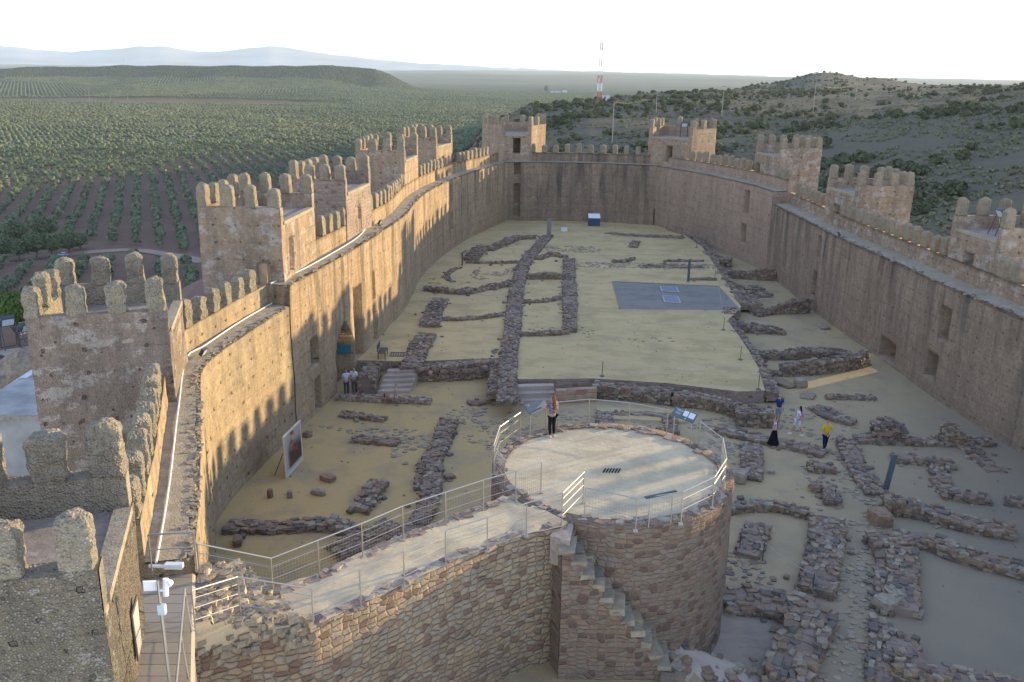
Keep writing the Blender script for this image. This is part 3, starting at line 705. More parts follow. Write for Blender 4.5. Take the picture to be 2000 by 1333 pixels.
ruin('tapering far stretch of the long middle wall', [(1020,525),(1033,505),(1050,485),(1070,462)], T8z, 1.1, .32, .36, ragged=.35)
ruin('straight right hand wall of the small room row, near stretch', [(1113,650),(1113,612)], T8z, .85, .38, .34, ragged=.08)
ruin('straight right hand wall of the small room row, far stretch', [(1113,608),(1112,575),(1111,550)], T8z, 1.05, .36, .34, ragged=.12)
ruin('detached far piece of the right hand room wall', [(1112,545),(1111,508)], T8z, 1.0, .34, .34, ragged=.12)
ruin('deep cross wall at the far side of the small room row', [(1030,545),(1102,545)], T8z, .55, .75, .34, ragged=.15)
ruin('second cross wall of the small room row', [(1014,592),(1060,590),(1102,583)], T8z, .5, .42, .34, ragged=.3)
ruin('nearest cross wall closing the small room row', [(1012,655),(1060,655),(1110,652)], T8z, .5, .35, .32, ragged=.1)
ruin('ragged top cross wall beyond the small room row', [(1050,508),(1075,500),(1106,504)], T8z, .7, .5, .34, ragged=.5)
ruin('thin kerb wall running left toward the lectern panel', [(912,514),(960,515),(1016,514)], T8z, .45, .25, .34, ragged=.1)
ruin('rough curved rubble wall beyond the lectern panel, left half', [(920,510),(932,494),(950,488)], T8z, 1.3, .8, .4, ragged=.6)
ruin('rough curved rubble wall reaching the far end of the long middle wall', [(955,490),(980,480),(1010,468),(1045,466)], T8z, 1.0, .7, .4, ragged=.6)
ruin('small hook of stones on the sand below the lectern panel', [(885,552),(872,542),(882,530),(897,524)], T8z, .45, .15, .3, 'rubble')
paving('', [(912,555),(925,528),(938,522),(935,545)], TZ+.004, 8, .4)
paving('', [(935,548),(940,538),(1010,522),(1015,530),(960,545)], TZ+.004, 9, .32)
paving('', [(822,548),(850,542),(860,556),(840,556)], TZ+.004, 7, .4)
paving('', [(1022,644),(1080,640),(1105,650),(1030,652)], TZ+.004, 6, .5)
paving('', [(1090,592),(1108,590),(1108,615),(1095,612)], TZ+.004, 6, .5)
paving('', [(1122,512),(1400,516),(1400,528),(1250,524),(1122,522)], TZ+.004, 7, .45)
paving('', [(1050,480),(1175,482),(1170,495),(1060,492)], TZ+.004, 5, .5)
paving('', [(1130,640),(1160,640),(1160,660),(1130,660)], TZ+.004, 2, .4)
paving('', [(1180,655),(1330,658),(1330,668),(1180,668)], TZ+.004, .7, .4)
ruin('faint stone footing near the far right of the terrace', [(1188,456),(1240,461),(1300,463),(1335,466)], T8z, 1.2, .16, .5, ragged=.4)
ruin('little stone stub in the far yellow field, upper', [(1243,473),(1236,484)], T8z, .8, .3, .4)
ruin('small stone corner in the middle of the far yellow field', [(1197,512),(1220,512),(1234,506)], T8z, .6, .35, .36, ragged=.5)
ruin('broad low footing across the terrace just beyond the dark post', [(1250,522),(1300,521),(1375,522)], T8z, 1.3, .16, .42, ragged=.3)
ruin('thin straight kerb above the broad footing', [(1298,511),(1372,511)], T8z, .4, .22, .34, ragged=.1)
ruin('thin footing right of the dark post', [(1345,547),(1398,547)], T8z, .45, .25, .34)
# right edge of the terrace
ruin('terrace edge wall, farthest stretch beside the right wall', [(1350,466),(1372,485),(1388,510),(1400,532)], .3, 1.0, .75, .38, ragged=.25)
ruin('terrace edge wall alongside the gravel rectangle', [(1402,534),(1430,575),(1452,604)], .3, .9, .8, .38, ragged=.2)
ruin('terrace edge wall bending in just below the gravel', [(1424,612),(1420,636),(1440,662)], .3, .9, .75, .38, ragged=.25)
ruin('terrace edge wall stretching down to the plaza corner', [(1442,664),(1464,698),(1483,732),(1508,782)], .2, .75, .8, .36, ragged=.15)
ruin('front retaining wall of the plaza, left half', [(1163,774),(1240,780),(1310,788)], 0, .9, 1.15, .36, ragged=.12)
ruin('front retaining wall of the plaza, right half', [(1315,790),(1380,796),(1440,812)], 0, .9, 1.1, .36, ragged=.2)
ruin('square masonry corner block at the right end of the plaza front', [(1438,826),(1470,828),(1502,830)], 0, 1.1, 1.25, .36, ragged=.08)
ruin('low left arm of the small room behind the platform railing', [(1178,842),(1182,812)], 0, .75, .45, .36)
ruin('low far wall of the small room behind the platform railing', [(1185,812),(1240,812),(1305,816)], 0, .5, .4, .34)
ruin('low right arm of the small room behind the platform railing', [(1306,816),(1312,850)], 0, .6, .4, .34)
# right hand rooms (level 0)
ruin('rough wall stub at the head of the right hand rooms', [(1385,508),(1405,516),(1425,518)], .1, 1.5, 1.0, .45, ragged=.6)
ruin('tall far cross wall reaching to the right castle wall', [(1402,540),(1460,545),(1514,548)], 0, .7, 1.4, .36, ragged=.25)
ruin('jumbled stones below the tall far cross wall', [(1425,560),(1460,565),(1492,582)], 0, 1.5, .6, .45, ragged=.7)
ruin('steep broken wall descending beside the gravel', [(1436,578),(1462,592),(1474,612)], 0, .9, 1.2, .38, ragged=.3)
ruin('high wall with a dipped middle joining the right castle wall', [(1478,618),(1515,612),(1545,612),(1576,610)], 0, .7, 1.7, .36, ragged=.2, hp=lambda t: .35+.65*min(1, max(0, t-.3)*2.5))
ruin('dark stub tapering off from the bend of the terrace edge', [(1432,648),(1470,648),(1530,652)], 0, 1.0, 1.2, .38, ragged=.25, hp=lambda t: 1.1-.85*t)
ruin('long rough cross wall, upper of the long pair before the amber opening', [(1468,700),(1530,700),(1600,698),(1660,700)], 0, .9, .9, .36, ragged=.35)
ruin('thin low link wall leading into the long cross wall', [(1484,734),(1524,734)], 0, .45, .45, .34)
ruin('long high cross wall, lower of the long pair, pointing at the amber opening', [(1528,733),(1600,729),(1652,722),(1690,712)], 0, .65, 1.35, .36, ragged=.25)
ruin('low straight stone bench alone on the sand', [(1615,778),(1704,780)], 0, .55, .3, .36, ragged=.3)
ruin('dark slab wall slanting behind the man in yellow', [(1592,798),(1630,818),(1668,828)], 0, 1.0, .38, .5, ragged=.3)
ruin('tall rounded rubble stump, left of the twin stumps', [(1700,856),(1730,858),(1762,860)], 0, 1.1, 1.7, .42, ragged=.2, hp=lambda t: math.sin(math.pi*min(1, max(0, t)))**.5+.15)
ruin('tall rounded rubble stump, right of the twin stumps', [(1830,862),(1850,864),(1872,866)], 0, 1.0, 1.5, .42, ragged=.2, hp=lambda t: math.sin(math.pi*min(1, max(0, t)))**.5+.15)
ruin('low wall joining the twin rubble stumps', [(1655,862),(1750,866),(1850,868),(1940,868)], 0, .6, .42, .38, ragged=.4)
ruin('flat strip of stones going down from the right stump', [(1882,868),(1910,892),(1944,922)], 0, .9, .22, .42, ragged=.4)
ruin('straight dark wall in the middle of the right hand field', [(1746,900),(1800,904),(1865,914)], 0, .7, .5, .38, ragged=.2)
ruin('strip of rubble bending down the right hand field', [(1832,912),(1838,945),(1858,975)], 0, .8, .32, .42, ragged=.4)
ruin('dark wall piece at the foot of the bending strip', [(1862,975),(1900,978),(1932,982)], 0, .6, .5, .38)
ruin('dark stone pile cut by the right edge of the picture', [(1966,982),(2015,990)], 0, .7, .45, .4)
ruin('stone kerb along the excavated street, upper stretch', [(1652,862),(1668,905),(1690,940),(1712,968)], 0, .95, .38, .38, ragged=.3)
ruin('short dark block wall jutting into the street, upper of two', [(1580,918),(1626,922)], 0, .6, .5, .38)
ruin('short hooked wall jutting into the street, lower of two', [(1586,958),(1618,960),(1626,988)], 0, .6, .5, .38)
ruin('low broad slab wall where the walkers are crossing', [(1402,842),(1470,858),(1540,872),(1612,890)], 0, 1.0, .36, .42, ragged=.15)
ruin('straight strip of stones coming down from the slab wall', [(1466,872),(1468,905),(1468,938)], 0, .95, .3, .36, ragged=.25)
ruin('ragged wall leaving the round platform toward the right', [(1424,1000),(1480,994),(1530,998),(1572,1008)], 0, .6, .55, .38, ragged=.4)
ruin('short strip of stones beside the roped sandy room', [(1480,1030),(1472,1060),(1458,1090)], 0, .95, .35, .36, ragged=.3)
ruin('broad stone wall on the left side of the excavated street', [(1616,1022),(1612,1070),(1602,1120),(1592,1165)], 0, 1.3, .5, .38, ragged=.2)
paving('', [(1418,1075),(1465,1070),(1520,1130),(1530,1165),(1420,1150)], .004, 9, .5, 'rubble')
ruin('heavy rubble bank above the pink pit', [(1418,1180),(1480,1182),(1540,1195),(1600,1205)], 0, 1.5, .6, .46, ragged=.35)
ruin('heavy stone wall on the right side of the pink pit', [(1590,1205),(1575,1250),(1548,1300),(1530,1370)], 0, 1.4, .9, .46, ragged=.3)
ruin('long rough wall above the right hand street, upper of the slanting pair', [(1728,998),(1790,1005),(1880,1030),(1972,1046)], 0, .95, .85, .4, ragged=.3)
ruin('long rough wall slanting down to the right edge, lower of the pair', [(1700,1070),(1760,1068),(1800,1062),(1880,1092),(2020,1128)], 0, .95, .75, .42, ragged=.35)
ruin('wall piece standing between the street and the large dull floor', [(1760,1082),(1762,1140),(1766,1205)], 0, 1.0, .6, .42, ragged=.2)
ruin('narrow kerb of squared stones on the right side of the street', [(1722,1078),(1724,1140),(1726,1200)], 0, .5, .3, .36, ragged=.2)
ruin('stone edge of the street at the bottom of the picture', [(1722,1215),(1718,1270),(1712,1340)], 0, .65, .35, .38, ragged=.2)
ruin('knot of squared stones where the street meets the lowest wall', [(1755,1250),(1760,1280),(1765,1305)], 0, 1.1, .6, .42, ragged=.3)
ruin('dark wall along the bottom edge of the large dull floor', [(1745,1312),(1850,1335),(1990,1362)], 0, .9, .7, .4, ragged=.25)
# the street paving
paving('', [(1625,880),(1665,890),(1700,965),(1720,1000),(1715,1340),(1600,1340),(1612,1180),(1625,1010),(1640,960)], .004, 9, .42)
paving('', [(1600,800),(1660,830),(1700,850),(1640,870),(1520,840),(1530,800)], .004, 3.5, .42)
paving('', [(1400,860),(1460,870),(1465,930),(1420,960)], .004, 5, .5)
paving('', [(1560,900),(1650,930),(1650,985),(1600,1000)], .004, 3, .42)
paving('', [(1330,850),(1400,845),(1440,870),(1420,900),(1360,880)], .004, 5, .5)
paving('', [(1345,830),(1460,800),(1420,850),(1350,860)], .004, 4, .6)

# ---------------------------------------------------------------- steps in the courtyard
def steps(label, a, b, back, z0, z1, n, w_mat='flag', cat='steps'):
    "a,b: foot corners; back: direction vector of the flight"
    a, b, d = Vector(a), Vector(b), Vector(back); T = thing('stone_steps', label, cat, ((a.x+b.x)/2, (a.y+b.y)/2, z0))
    for k in range(n):
        p, q = a+d*(k/n), b+d*(k/n); e, f = b+d, a+d; m = MB(); m.prism(ccw([tuple(p), tuple(q), tuple(e), tuple(f)]), z0+(z1-z0)*k/n-.02*(k > 0), z0+(z1-z0)*(k+1)/n); m.build('step', M[w_mat], T)
    return T
p1 = P(738,770,0); p2 = P(800,768,0)
steps('flight of broad steps climbing beside the gate pier', p1[:2], p2[:2], (.35,2.4), 0, TZ, 5, 'core_pale')
p1 = P(1004,792,0); p2 = P(1085,790,0)
steps('three shallow steps up to the plaza, behind the woman on the platform', p1[:2], p2[:2], (-.1,1.4), 0, TZ, 3, 'core_pale')
rw = MB(); a = P(1085,790,0); b = P(1165,785,0); rw.prism(ccw([a[:2], b[:2], (b[0], b[1]+.4), (a[0], a[1]+.4)]), -.1, TZ+.02)
tag(rw.build('retaining_wall', M['gate_stone'], loc=a), 'plain retaining wall between the shallow steps and the plaza front ruin', 'retaining wall')
rp = MB(); q = pp([(1165,800),(1340,804),(1342,828),(1170,820)], 0); rp.prism(ccw(q), -.05, .12); rp.build('ramp_slab', M['sand'], kind='structure')

pbm = MB()
for _ in range(2300):
    y = random.uniform(22, 108); x = random.uniform(-12, 26)
    if (x-DCX)**2+(y-DCY)**2 < 19 or nz(x, y, 3, .3) < -.05: continue
    q = random.uniform(.025,.085)*(1+.5*(random.random() < .08)); zt_ = TZ if INP(x, y) else 0.
    if x < -11.5+.02*y and y < 60: continue
    pbm.box((x, y, zt_-.01), (q, q*random.uniform(.6,1), q*.6), random.uniform(0,3), random.random(), .25, .2, base=True)
o = pbm.build('scattered_pebbles', M['flag'], kind='stuff'); o['label'] = 'small stones scattered over the courtyard sand'
# ---------------------------------------------------------------- round platform, bridge wall, outside stair, deck
PZ = 5.6; DC = (3.45, 28.05); DR = 4.08
def dp(an, r=DR): return (DC[0]+math.cos(an)*r, DC[1]+math.sin(an)*r)
near = [P(374,1226,6.35)[:2], P(460,1229,5.95)[:2]]+[P(a, b, PZ)[:2] for a, b in ((608,1226),(705,1181),(788,1143),(870,1105),(952,1071),(1030,1044),(1098,1030))]
far_ = [P(a, b, PZ)[:2] for a, b in ((402,1112),(470,1122),(535,1150),(621,1120),(706,1080),(787,1045),(870,1014),(944,985),(1000,968))]
D = thing('round_platform', 'round stone platform with a gravel floor in the middle of the courtyard', 'platform', (DC[0], DC[1], 0))
mb = MB(); nA = 300
def drum_pt(u, d): return dp(u/DR, DR-d)
face_grid(mb, drum_pt, 2*math.pi*DR, -.4, PZ, .09, [(-0.62*DR+2*math.pi*DR, -.45*DR+2*math.pi*DR, .15, .75, .5, True, False)], amp=.05)
# rim ring, inner edge lower
nr = round(2*math.pi*DR/.09)
for i in range(nr):
    a0, a1 = i*2*math.pi/nr, (i+1)*2*math.pi/nr
    r0, r1 = DR-.42+.07*nz(i*.11, 3), DR-.42+.07*nz((i+1)*.11, 3)
    q = [(*dp(a0), PZ), (*dp(a1), PZ), (*dp(a1, r1), PZ), (*dp(a0, r0), PZ)]
    mb.add([wob(p, .05) for p in q], [(0,1,2,3)], .5, [[(a0*DR,0),(a1*DR,0),(a1*DR,.4),(a0*DR,.4)]])
weld(mb); mb.build('wall', M['drum'], D, smooth=True)
fl = MB(); fl.prism([dp(k*2*math.pi/64, DR-.2) for k in range(64)], PZ-.4, PZ-.035); fl.build('floor', M['sand_path'], D)
gr = MB(); c = P(1195,918,PZ)
for k in range(6): gr.box((c[0]-.25+k*.1, c[1], PZ-.028), (.045,.34,.02), -.35)
gr.build('drain_grate', M['dark'], D)
rs = MB()
for k in range(150):
    a = random.uniform(0, 6.283); r = DR-random.uniform(.05,.5); q = random.uniform(.12,.34); p = dp(a, r)
    rs.box((p[0], p[1], PZ-.05), (q, q*.7, random.uniform(.05,.10)), a+random.gauss(1.57,.3), random.random(), .2, .08, base=True)
rs.build('rim_masonry', M['rubble_pale'], D)
B = thing('bridge_wall', 'tall masonry wall carrying the gravel path from the wooden deck to the round platform', 'bridge wall', (-3, 21, 1))
mb = MB(); cN_ = Curve([(near[0][0]+.0, near[0][1])]+near[1:]+[(1.75,24.2)], False); cF_ = Curve(far_, False)
def step_z(x): return PZ+max(0, min(.95, math.ceil((-5.6-x)/.42)*.2)) if x < -5.2 else PZ
ng = 190
face_grid(mb, lambda u, d: cN_.at(u), cN_.len, .7, PZ, .075, amp=.07)
# jutting left end of the wall, under the deck edge
e0 = near[0]
face_grid(mb, lambda u, d: (e0[0]+.03*(3-u), e0[1]-3.+u) if False else (e0[0]+.0, e0[1]), .01, .7, PZ, .5)
mb2 = MB()
nt_ = 60
tops = []
for i in range(nt_+1):
    s = i/nt_; tops.append((cN_.at(s*cN_.len), cF_.at(s*cF_.len)))
weld(mb); mb.build('wall', M['masonry'], B, smooth=True)
fa = MB(); face_grid(fa, lambda u, d: cF_.at(u), cF_.len, -.4, PZ, .2, amp=.05, flip=True); weld(fa); fa.build('wall', M['masonry'], B, smooth=True)
pf = MB()
for i in range(nt_):
    a, b = tops[i]; c, d = tops[i+1]; m = 8
    for j in range(m):
        q = [a.lerp(b, j/m), c.lerp(d, j/m), c.lerp(d, (j+1)/m), a.lerp(b, (j+1)/m)]
        pf.add([(p.x, p.y, PZ+.012+.04*nz(p.x, p.y, 4, 2.)) for p in q], [(0,1,2,3)], .5, [[(p.x, p.y) for p in q]])
weld(pf); pf.build('path', M['sand_path'], B, smooth=True)
es = MB()
for cv, sg in ((cN_, 1), (cF_, -1)):
    u = 0
    while u < cv.len:
        p = cv.off(u, sg*random.uniform(.06,.28)); t = cv.tan(u); q = random.uniform(.16,.36)
        es.box((p.x, p.y, PZ-.06), (q, q*random.uniform(.6,.9), random.uniform(.06,.12)), math.atan2(t.y, t.x)+random.gauss(0,.2), random.random(), .2, .08, base=True); u += random.uniform(.08,.2)
es.build('edge_stones', M['rubble_pale'], B)
# worn steps from the deck down to the path
SW = thing('stone_steps', 'worn rubble steps leading down from the wooden deck to the gravel path', 'steps', (-6.8, 19.4, PZ))
cNs = Curve(near[:3], False); cFs = Curve([P(386,1108,6.4)[:2]]+far_[1:3], False)
def stz(f): return PZ+.78*(1-min(1, math.floor(f*6)/5.))*(f < .999)
ss_ = MB(); nU, nV = 48, 14
for i in range(nU):
    for j in range(nV):
        q = []
        for a_, b_ in ((i,j),(i+1,j),(i+1,j+1),(i,j+1)):
            f = a_/nU; p = cNs.at(f*cNs.len).lerp(cFs.at(f*cFs.len), b_/nV); ff = f+.05*nz(p.x, p.y, 2, 1.3)
            q.append((p.x, p.y, max(PZ+.01, stz(min(1, max(0, ff))))+.05*nz(p.x, p.y, 7, 3.)))
        ss_.add(q, [(0,1,2,3)], random.random(), [[(p[0]*1., p[1]) for p in q]])
for i in range(nU):
    f0, f1 = i/nU, (i+1)/nU; a_, b_ = cNs.at(f0*cNs.len), cNs.at(f1*cNs.len)
    ss_.add([(a_.x,a_.y,PZ-.05),(b_.x,b_.y,PZ-.05),(b_.x,b_.y,stz(f1)+.03),(a_.x,a_.y,stz(f0)+.03)], [(0,1,2,3)], .5, [[(f0*3,0),(f1*3,0),(f1*3,.8),(f0*3,.8)]])
weld(ss_); ss_.build('tread_surface', M['sand_path'], SW)
st = MB()
for k in range(330):
    f = random.random(); g_ = random.random(); p = cNs.at(f*cNs.len).lerp(cFs.at(f*cFs.len), g_); q = random.uniform(.08,.26)
    st.box((p.x, p.y, stz(f)-.095+.03*random.random()), (q, q*random.uniform(.55,.9), random.uniform(.08,.13)), random.gauss(.9,.6), random.random(), .22, .10, base=True)
for k in range(60):
    p = cNs.off(random.random()*cNs.len, random.uniform(-.05,.15)); f = random.random(); q = random.uniform(.14,.3)
    st.box((p.x, p.y, PZ-.35+.9*random.random()*(1-random.random()*.5)-.1), (q, q*.7, q*.6), random.uniform(0,3), random.random(), .2, .15, base=True)
st.build('step_stones', M['flag'], SW)
# boulders protruding from the left part of the bridge wall
# outside stair on the near side of the platform
ST = thing('outside_stair', 'steep worn stone stair down the near side of the round platform', 'stair', (3.6, 23.9, 1))
y0, y1 = 22.95, 24.35; nS = 12; xs = 1.55; xe = 5.15; zt = 5.35; zb2 = 1.15
side_ = MB()
for k in range(nS):
    xa = xs+(xe-xs)*k/nS; xb = xs+(xe-xs)*(k+1)/nS; z = zt-(zt-zb2)*k/(nS-1)
    face_grid(side_, lambda u, d, xa=xa, xb=xb: (xa+u, y0), xb-xa, .7, z-.1, .1, amp=.04, u0=xa)
weld(side_); side_.build('wall', M['drum'], ST, smooth=True)
cs = MB()
for k in range(nS):
    xa = xs+(xe-xs)*k/nS; xb = xs+(xe-xs)*(k+1)/nS; z = zt-(zt-zb2)*k/(nS-1)
    cs.prism([(xa,y0+.03),(xb+.002,y0+.03),(xb+.002,y1+1.2),(xa,y1+1.2)], .6, z-.12)
cs.build('core', M['core'], ST)
for k in range(nS):
    xa = xs+(xe-xs)*k/nS; z = zt-(zt-zb2)*k/(nS-1); s_ = MB(); n_ = random.choice((2,3)); yy = y0-.05
    for j in range(n_):
        w_ = (y1+.3-y0+.05)/n_; s_.box((xa+.17+random.uniform(-.03,.03), yy+w_/2, z-.15), (.42, w_*random.uniform(.85,1.0), random.uniform(.13,.19)), random.gauss(0,.12), random.random(), .2, .1, base=True); yy += w_
    s_.build('step', M['flag'], ST)
lw = MB()
lw.prism([(1.2,23.5),(1.75,23.2),(1.95,24.4),(1.45,24.4)], 4.6, 5.52); lw.build('landing', M['rubble_pale'], ST)
face = MB(); face_grid(face, lambda u, d: (1.3+u*.25/ .4, 23.75-u*.6/.4), .4, .7, 5.0, .1, amp=.04); weld(face); face.build('wall', M['drum'], ST, smooth=True)
# mortar and rubble bank at the stair foot
bk = MB(); n1, n2 = 26, 26
def bz(x, y):
    return max(-.1, 1.25-.42*max(0, x-5.1)-.05*max(0, 24.4-y)-.5*max(0, y-24.6))+.10*nz(x, y, 1, 1.6)+.05*nz(x, y, 1, 5)
for i in range(n1):
    for j in range(n2):
        q = [(4.7+3.9*a/n1, 20.4+5.0*b/n2) for a, b in ((i,j),(i+1,j),(i+1,j+1),(i,j+1))]
        bk.add([(x, y, bz(x, y)) for x, y in q], [(0,1,2,3)], .5, [list(q)])
weld(bk); bk.build('rubble_bank', M['core_pale'] if 'core_pale' in M else M['sand_path'], kind='structure', smooth=True)
st = MB()
for _ in range(170):
    x, y = random.uniform(4.8,8.2), random.uniform(20.6,25.0); q = random.uniform(.1,.38)
    st.box((x, y, bz(x, y)-.06), (q, q*.75, q*.5), random.uniform(0,3), random.random(), .25, .15, base=True)
st.build('bank_stones', M['rubble'], kind='stuff'); bpy.data.objects['bank_stones']['label'] = 'stones bedded in the mortar bank at the stair foot'

# wooden deck
dk = [P(282,1112,6.5)[:2], P(376,1112,6.5)[:2], P(372,1345,6.5)[:2], P(255,1345,6.5)[:2]]
DK = thing('wooden_deck', 'plank deck leading from the keep to the castle wall walkway', 'deck', (dk[0][0], dk[0][1], 6.4))
a, b, c_, d_ = [Vector(q) for q in dk]; npl = 15; ext = 1.25
for k in range(npl):
    s0, s1 = k/npl*ext, ((k+.95)/npl)*ext
    q = [a+(d_-a)*s0, b+(c_-b)*s0, b+(c_-b)*s1, a+(d_-a)*s1]
    m = MB(); m.prism(ccw([tuple(p) for p in q]), 6.44, 6.5+random.uniform(-.004,.004), random.random()); m.build('plank', M['wood'], DK)
for s, e in ((a, d_), (b, c_)):
    m = MB(); m.tube((s.x, s.y, 6.42), (s.x+(e.x-s.x)*ext, s.y+(e.y-s.y)*ext, 6.42), .07, 4); m.build('edge_beam', M['wood'], DK)
st_ = MB(); st_.prism(ccw([(a.x-.05,a.y),(b.x+.05,b.y),(b.x+.1,b.y+.22),(a.x,a.y+.22)]), 6.3, 6.92); st_.build('threshold', M['wood'], DK)
und = MB(); und.prism(ccw([(a.x-.2,a.y),(b.x-.05,b.y),(c_.x+(c_.x-b.x)*.3-.05,c_.y-1),(d_.x-.6,d_.y-1)]), .6, 6.36); und.build('support_wall', M['masonry'], DK)

# ---------------------------------------------------------------- railings
def railing(label, pts, ztop=1.05, mesh=True, post_at=None, end_hook=True, name='railing', cables=(.45,.8), mz=.86):
    "pts: list of (x,y,z floor)"
    T = thing(name, label, 'railing', pts[0], group='steel railings')
    r = MB(); r.path([(x, y, z+ztop) for x, y, z in pts], .02, 8); r.build('handrail', M['steel'], T)
    for x, y, z in pts:
        m = MB(); m.tube((x, y, z-.02), (x, y, z+ztop), .018, 6); m.box((x, y, z-.02), (.13,.13,.03), base=True); m.build('post', M['steel'], T)
    w_ = MB(); cb = MB()
    for (xa, ya, za), (xb, yb, zb3) in zip(pts, pts[1:]):
        A = Vector((xa, ya, za)); Bv = Vector((xb, yb, zb3)); L = (Bv-A).length
        for h in cables: cb.tube(A+Vector((0,0,h)), Bv+Vector((0,0,h)), .009, 4)
        if mesh:
            n = max(1, round(L/.10)); e = .05/L
            for k in range(n+1):
                p = A.lerp(Bv, e+(1-2*e)*k/n); w_.tube(p+Vector((0,0,.06)), p+Vector((0,0,mz)), .0032, 3)
            for k in range(9):
                h = .06+(mz-.06)*k/8; w_.tube(A.lerp(Bv, e)+Vector((0,0,h)), A.lerp(Bv, 1-e)+Vector((0,0,h)), .0032, 3)
    cb.build('cable', M['steel'], T)
    if mesh: w_.build('wire_mesh', M['steel'], T)
    return T
def railpts(px, z, h): return [(*P(a, b, z+h)[:2], z) for a, b in px]
h = 1.05
railing('far side handrail of the bridge path with square wire mesh', [(*P(384,1062,6.45+h)[:2], 6.45)]+railpts([(529,1091),(620,1056),(706,1023),(786,989),(870,962),(944,938),(1008,920),(1058,903)], PZ, h), h)
railing('near side handrail of the bridge path, along the sunlit masonry wall', [(*P(374,1154,6.4+h)[:2], 6.4), (*P(464,1127,6.05+h)[:2], 6.05)]+railpts([(608,1150),(702,1112),(788,1076),(870,1036),(952,1011),(1029,983),(1099,963),(1141,922)], PZ, h), h, mesh=False, cables=(.3,.6,.85))
railing('railing round the near rim of the platform, above the outside stair', railpts([(1144,953),(1245,974),(1334,961),(1396,932),(1419,896),(1412,857),(1368,824)], PZ, h), h, mesh=True)
railing('railing round the far rim of the platform between the two tilted panels', railpts([(1305,801),(1230,787),(1151,780),(1090,786)], PZ, h), h, mesh=True)
railing('railing on the left rim of the platform, ending at a small gate', railpts([(1016,806),(976,834),(964,871),(986,899)], PZ, h), h, mesh=True)
def panel(label, px4, z, legs, pics=(), name='info_panel'):
    "tilted reading panel given by its four photo corners and the heights of lower / upper edge"
    zl, zu = z; tl, tr, br, bl = [Vector(P(*p, hh)) for p, hh in zip(px4, (zu, zu, zl, zl))]
    c = (tl+br)/2; T = thing(name, label, 'information panel', tuple(c)); m = MB(); n = (tr-tl).cross(bl-tl).normalized(); n = n if n.z > 0 else -n
    back = [p-n*.03 for p in (bl, br, tr, tl)]; fr = [bl, br, tr, tl]
    m.add(back+fr, [(0,3,2,1),(4,5,6,7),(0,1,5,4),(1,2,6,5),(2,3,7,6),(3,0,4,7)]); m.build('board', M['panel'], T)
    def at(s, t): return tl.lerp(tr, s).lerp(bl.lerp(br, s), t)+n*.004
    pr = MB()
    for s0, s1, t0, t1 in pics: pr.add([at(s0,t1), at(s1,t1), at(s1,t0), at(s0,t0)], [(0,1,2,3)])
    pr.build('print', M['print'], T)
    for lx in legs:
        p = bl.lerp(br, lx).lerp(tl.lerp(tr, lx), .3); g = MB(); g.tube((p.x, p.y, p.z-.03), (p.x, p.y, p.z-legs[lx]), .02, 6); g.build('leg', M['steel'], T)
    return T
txt = [(.12+.0*k, .42, .15+k*.045, .165+k*.045) for k in range(5)]+[(.12, .36, .48+k*.05, .495+k*.05) for k in range(4)]
railing  # keep name
panel('slate blue reading panel tilted on the railing, left of the woman', [(1023,790),(1063,781),(1074,798),(1036,811)], (PZ+.95, PZ+1.25), {.1:.95,.9:.95}, txt+[(.66,.92,.12,.4),(.66,.94,.47,.6),(.36,.56,.66,.92),(.07,.11,.55,.62)])
panel('slate blue reading panel with two white plans, right of the platform rim', [(1320,793),(1363,810),(1352,828),(1311,811)], (PZ+.95, PZ+1.25), {.1:.95,.9:.95}, txt+[(.45,.66,.08,.62),(.7,.95,.08,.62),(.6,.65,.75,.85)])
panel('dark reading panel seen edge-on on the near platform railing', [(1257,970),(1320,957),(1325,961),(1262,974)], (PZ+1.0, PZ+1.12), {.15:1.0,.85:1.0}, [])
